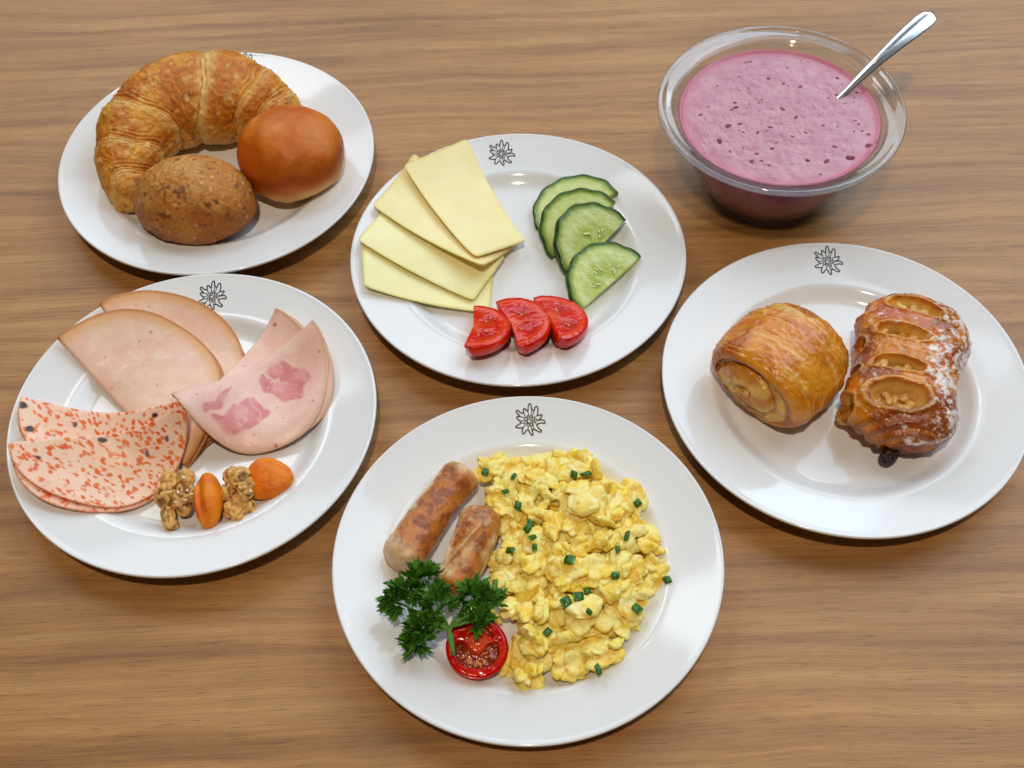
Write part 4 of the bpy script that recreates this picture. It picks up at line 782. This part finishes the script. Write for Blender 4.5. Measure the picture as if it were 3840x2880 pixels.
# ================================================================ bowl of fruit yoghurt with spoon
def glass():
    # thin clear glass: see-through body with a reflection that grows at grazing angles
    m, nt, b = newmat('clear_glass'); nt.nodes.remove(b); out = nt.nodes['Material Output']
    lw = nd(nt, 'ShaderNodeLayerWeight', {'Blend': .5}); p4 = nd(nt, 'ShaderNodeMath', {0: lw.outputs['Facing'], 1: 3.0}, operation='POWER'); pw = nd(nt, 'ShaderNodeMapRange', {'Value': p4.outputs[0], 'To Min': .07, 'To Max': .38})
    tr = nd(nt, 'ShaderNodeBsdfTransparent', {'Color': (.965, .972, .975, 1)}); gl = nd(nt, 'ShaderNodeBsdfGlossy', {'Color': (1, 1, 1, 1), 'Roughness': .03})
    rf = nd(nt, 'ShaderNodeBsdfRefraction', {'Color': (.98, .985, .985, 1), 'Roughness': .0, 'IOR': 1.46}); t2 = nd(nt, 'ShaderNodeMixShader', {0: .22, 1: tr.outputs[0], 2: rf.outputs[0]})
    mx = nd(nt, 'ShaderNodeMixShader', {0: pw.outputs[0], 1: t2.outputs[0], 2: gl.outputs[0]}); nt.links.new(mx.outputs[0], out.inputs['Surface']); return m
BX, BY = .1993, .6906
GP = [(0, .0035), (.034, .0035), (.0385, .0022), (.0405, .0002), (.0440, .0002), (.0458, .0018), (.0455, .0048), (.0468, .0075), (.0535, .0170), (.0615, .0340), (.0670, .0500), (.0712, .0640), (.0732, .0702), (.0758, .0738), (.0808, .0758), (.0848, .0764), (.0874, .0768), (.0884, .0784), (.0881, .0803), (.0868, .0812), (.0846, .0806), (.0820, .0794), (.0775, .0779), (.0742, .0752), (.0724, .0716), (.0702, .0655), (.0655, .0510), (.0598, .0350), (.0515, .0180), (.0455, .0105), (.0380, .0082), (0, .0080)]
gv, gf = revolve(smoothprof(GP[1:-1], 4), 160); m0 = 160; base_i = len(gv)
gf = gf[:, ::-1].tolist() + [[base_i, (i + 1) % 160, i] for i in range(160)] + [[base_i + 1, base_i - 160 + i, base_i - 160 + (i + 1) % 160] for i in range(160)]
gf = [f[::-1] for f in gf]
bowl = thing('glass_bowl', 'clear glass bowl with a wide rim at the back right', 'bowl', (BX, BY, 0))
gm = mesh('bowl_body', np.vstack([gv, [[0, 0, .0035], [0, 0, .0080]]]), gf)
bmx = bmesh.new(); bmx.from_mesh(gm); bmesh.ops.recalc_face_normals(bmx, faces=bmx.faces); bmx.to_mesh(gm); bmx.free(); obj('bowl_body', gm, glass(), bowl)
# yoghurt
n, nt = 150, 220; r = np.linspace(0.003, 1, n); t = np.linspace(0, 2 * math.pi, nt, endpoint=False); RR, TT = np.meshgrid(r, t, indexing='ij'); rho, th = RR.ravel(), TT.ravel(); yr, yz = .0718, .0703
x, y = rho * yr * np.cos(th), rho * yr * np.sin(th); P = np.column_stack([x, y, 0 * x])
lum = fbm(P * (1, 1.6, 1), 55, 3, 4); fine = fbm(P, 190, 3, 7)
z = yz + (.0005 * lum + .0005 * fine) * (1 - ss(.85, .97, rho)) + .0009 * ss(.95, 1.0, rho) - .0006 * ss(.80, .93, rho) * (1 - ss(.95, 1.0, rho))
spec_ = [worley(P + .001 * k, f, k) for k, f in ((1, 210), (5, 330), (9, 130))]
C = mix(lin(200, 146, 158), lin(192, 132, 148), ss(-.4, .5, lum)); C = mix(C, lin(186, 122, 150), .15 * ss(.1, .7, fbm(P * (1, 2, 1), 120, 3, 11))); C = mix(C, lin(204, 112, 134), .7 * ss(.88, .985, rho))
C = mix(C, lin(150, 58, 84), .8 * (1 - ss(.10, .20, spec_[0][0])) * ((spec_[0][2] % 5) < 1)); C = mix(C, lin(120, 46, 76), .8 * (1 - ss(.12, .22, spec_[1][0])) * ((spec_[1][2] % 7) < 1)); C = mix(C, lin(158, 96, 136), .6 * (1 - ss(.08, .24, spec_[2][0])) * ((spec_[2][2] % 3) < 1))
top = np.column_stack([x, y, z]); inn = np.array([(.0718, .0703), (.0700, .0648), (.0653, .0510), (.0596, .0350), (.0513, .0180), (.0453, .0108), (.0379, .0085), (.001, .0083)]); sv, sf = revolve(smoothprof(inn, 5), nt)
sc_ = mix(lin(214, 92, 176), lin(192, 74, 152), ss(-.4, .5, fbm(sv, 60, 4, 5))); sc_ = mix(sc_, lin(120, 44, 76), .7 * ss(.3, .7, fbm(sv, 110, 3, 15)))  # side coloured purpler than the top to offset warm light bounced off the table
V = np.vstack([top, sv[nt:]]); F0 = gridf(n, nt); nn = len(top); sf2 = np.where(sf < nt, sf + (n - 1) * nt, sf - nt + nn)
yog = thing('fruit_yoghurt', 'pink-purple fruit yoghurt with dark berry bits filling the bowl', 'yoghurt', (BX, BY, 0))
M_yog = food('fruit_yoghurt', .32, .45, bumps=((110, .0003, 2), (420, .00014, 3)), sss=.4, sssr=(1, .4, .6), sscale=.003, var=(100, .04))
ym = mesh('yoghurt', V, np.vstack([F0, sf2]).tolist(), np.vstack([C, sc_[nt:]])); bmx = bmesh.new(); bmx.from_mesh(ym); bmesh.ops.recalc_face_normals(bmx, faces=bmx.faces); bmx.to_mesh(ym); bmx.free(); obj('yoghurt', ym, M_yog, yog)
M_berry = food('berry_piece', .2, .5, col=lin(158, 84, 102), bumps=((400, .0006, 3),), sss=.2, sssr=(1, .2, .4), sscale=.002, var=(300, .3)); D, DF = ico(3)
M_berry2 = food('berry_skin', .25, .5, col=lin(186, 108, 122), bumps=((400, .0006, 3),), sss=.3, sssr=(1, .3, .5), sscale=.002, var=(300, .25))
bm_ = [mesh('berry_piece', D * (1.25, .75, .40) * (1 + .55 * fbm(D, 2.0, 3, k))[:, None], DF) for k in range(8)]
for k, b in enumerate(bm_): b.materials.append(M_berry if k % 3 == 0 else M_berry2)
def surf(px, py):
    j = int(np.argmin((x - px) ** 2 + (y - py) ** 2)); return z[j]
BP = [(.0585, -.0330, .0023), (.0430, -.0445, .0027), (.0260, -.0480, .0018), (-.046, -.024, .0020), (-.018, -.017, .0013), (.006, -.022, .0012), (-.03, .010, .0016), (.004, .007, .0019), (-.038, -.009, .0022), (-.029, -.007, .0016), (.016, -.018, .0013), (-.01, -.033, .0014), (-.022, -.038, .0015), (.034, -.034, .0015), (.013, -.046, .0014), (-.056, .004, .0014), (-.03, .0155, .0012), (-.05, .012, .0010), (.053, -.008, .0012), (.055, -.012, .0009), (.02, .03, .0013), (.008, .034, .0012), (-.002, .040, .0012), (-.018, .030, .0010), (-.008, -.012, .0016), (.012, -.002, .0014), (-.026, -.045, .0012), (.03, -.012, .0010), (-.04, -.035, .0012), (.045, .02, .0011)] + [(float(q * math.cos(w)), float(q * math.sin(w)), float(u)) for q, w, u in zip(.066 * np.sqrt(rng.uniform(.02, 1, 34)), rng.uniform(0, 6.28, 34), rng.uniform(.0005, .0012, 34)) if math.hypot(q * math.cos(w) - .0515, q * math.sin(w) - .021) > .006]
for i, (bx, by, s) in enumerate(BP):
    o = obj('berry_piece', bm_[(0, 3, 6)[i % 3] if i < 6 else i % 8], None, yog, (bx, by, surf(bx, by) - s * .08), (0, 0, rng.normal(0, .6))); o.scale = (s, s, s)
# spoon
m_steel, nt_, b_ = newmat('polished_steel'); b_.inputs['Base Color'].default_value = (.80, .79, .77, 1); b_.inputs['Metallic'].default_value = 1; b_.inputs['Roughness'].default_value = .20
E_, T_ = np.array([.2508, .7115, .0706]), np.array([.3195, .7630, .0995]); dv = (T_ - E_); Ls = np.linalg.norm(dv); dv /= Ls; sidev = np.cross(dv, (0, 0, 1)); sidev /= np.linalg.norm(sidev); nrm = np.cross(sidev, dv)
def spoonpart(ts, ws, hs, arch, n=28, cup=None):
    V = []; a = np.linspace(0, 2 * math.pi, n, endpoint=False)
    for tt, w, h, ar in zip(ts, ws, hs, arch):
        ctr = E_ + dv * tt + nrm * ar; k = np.cos(a); V.append(ctr + sidev * (w * k)[:, None] + nrm * (h * np.sin(a) * (1 - .25 * k * k) + (cup(tt) * k * k if cup else 0))[:, None])
    V = np.vstack(V); m = len(ts); return V, gridf(m, n).tolist() + [list(range(n))[::-1], [(m - 1) * n + i for i in range(n)]]
ts = np.linspace(-.014, Ls, 60); q = (ts + .014) / (Ls + .014); ws = np.interp(q, [0, .15, .45, .75, .9, .96, .985, 1], [.0024, .0026, .0044, .0070, .0077, .0067, .0048, .0008]); hs = np.interp(q, [0, .3, .85, .97, 1], [.0015, .0015, .0021, .0017, .0004]); arch = .0030 * np.sin(q * math.pi) 
spo = thing('spoon', 'polished steel spoon standing in the yoghurt, its handle over the rim', 'spoon', tuple(E_)); V, F = spoonpart(ts, ws, hs, arch); obj('handle', mesh('handle', V - E_, F), m_steel, spo)
ts = np.linspace(-.056, -.013, 40); q = (ts + .056) / .043; ws = .0135 * np.sqrt(np.clip(1 - (2 * q - 1) ** 2, 0.003, 1)) * (1 - .25 * q) + .0012; hs = np.full(40, .0007); V, F = spoonpart(ts, ws, hs, -.004 * np.sin(q * math.pi), cup=lambda t_: .004); obj('spoon_bowl', mesh('spoon_bowl', V - E_, F), m_steel, spo)
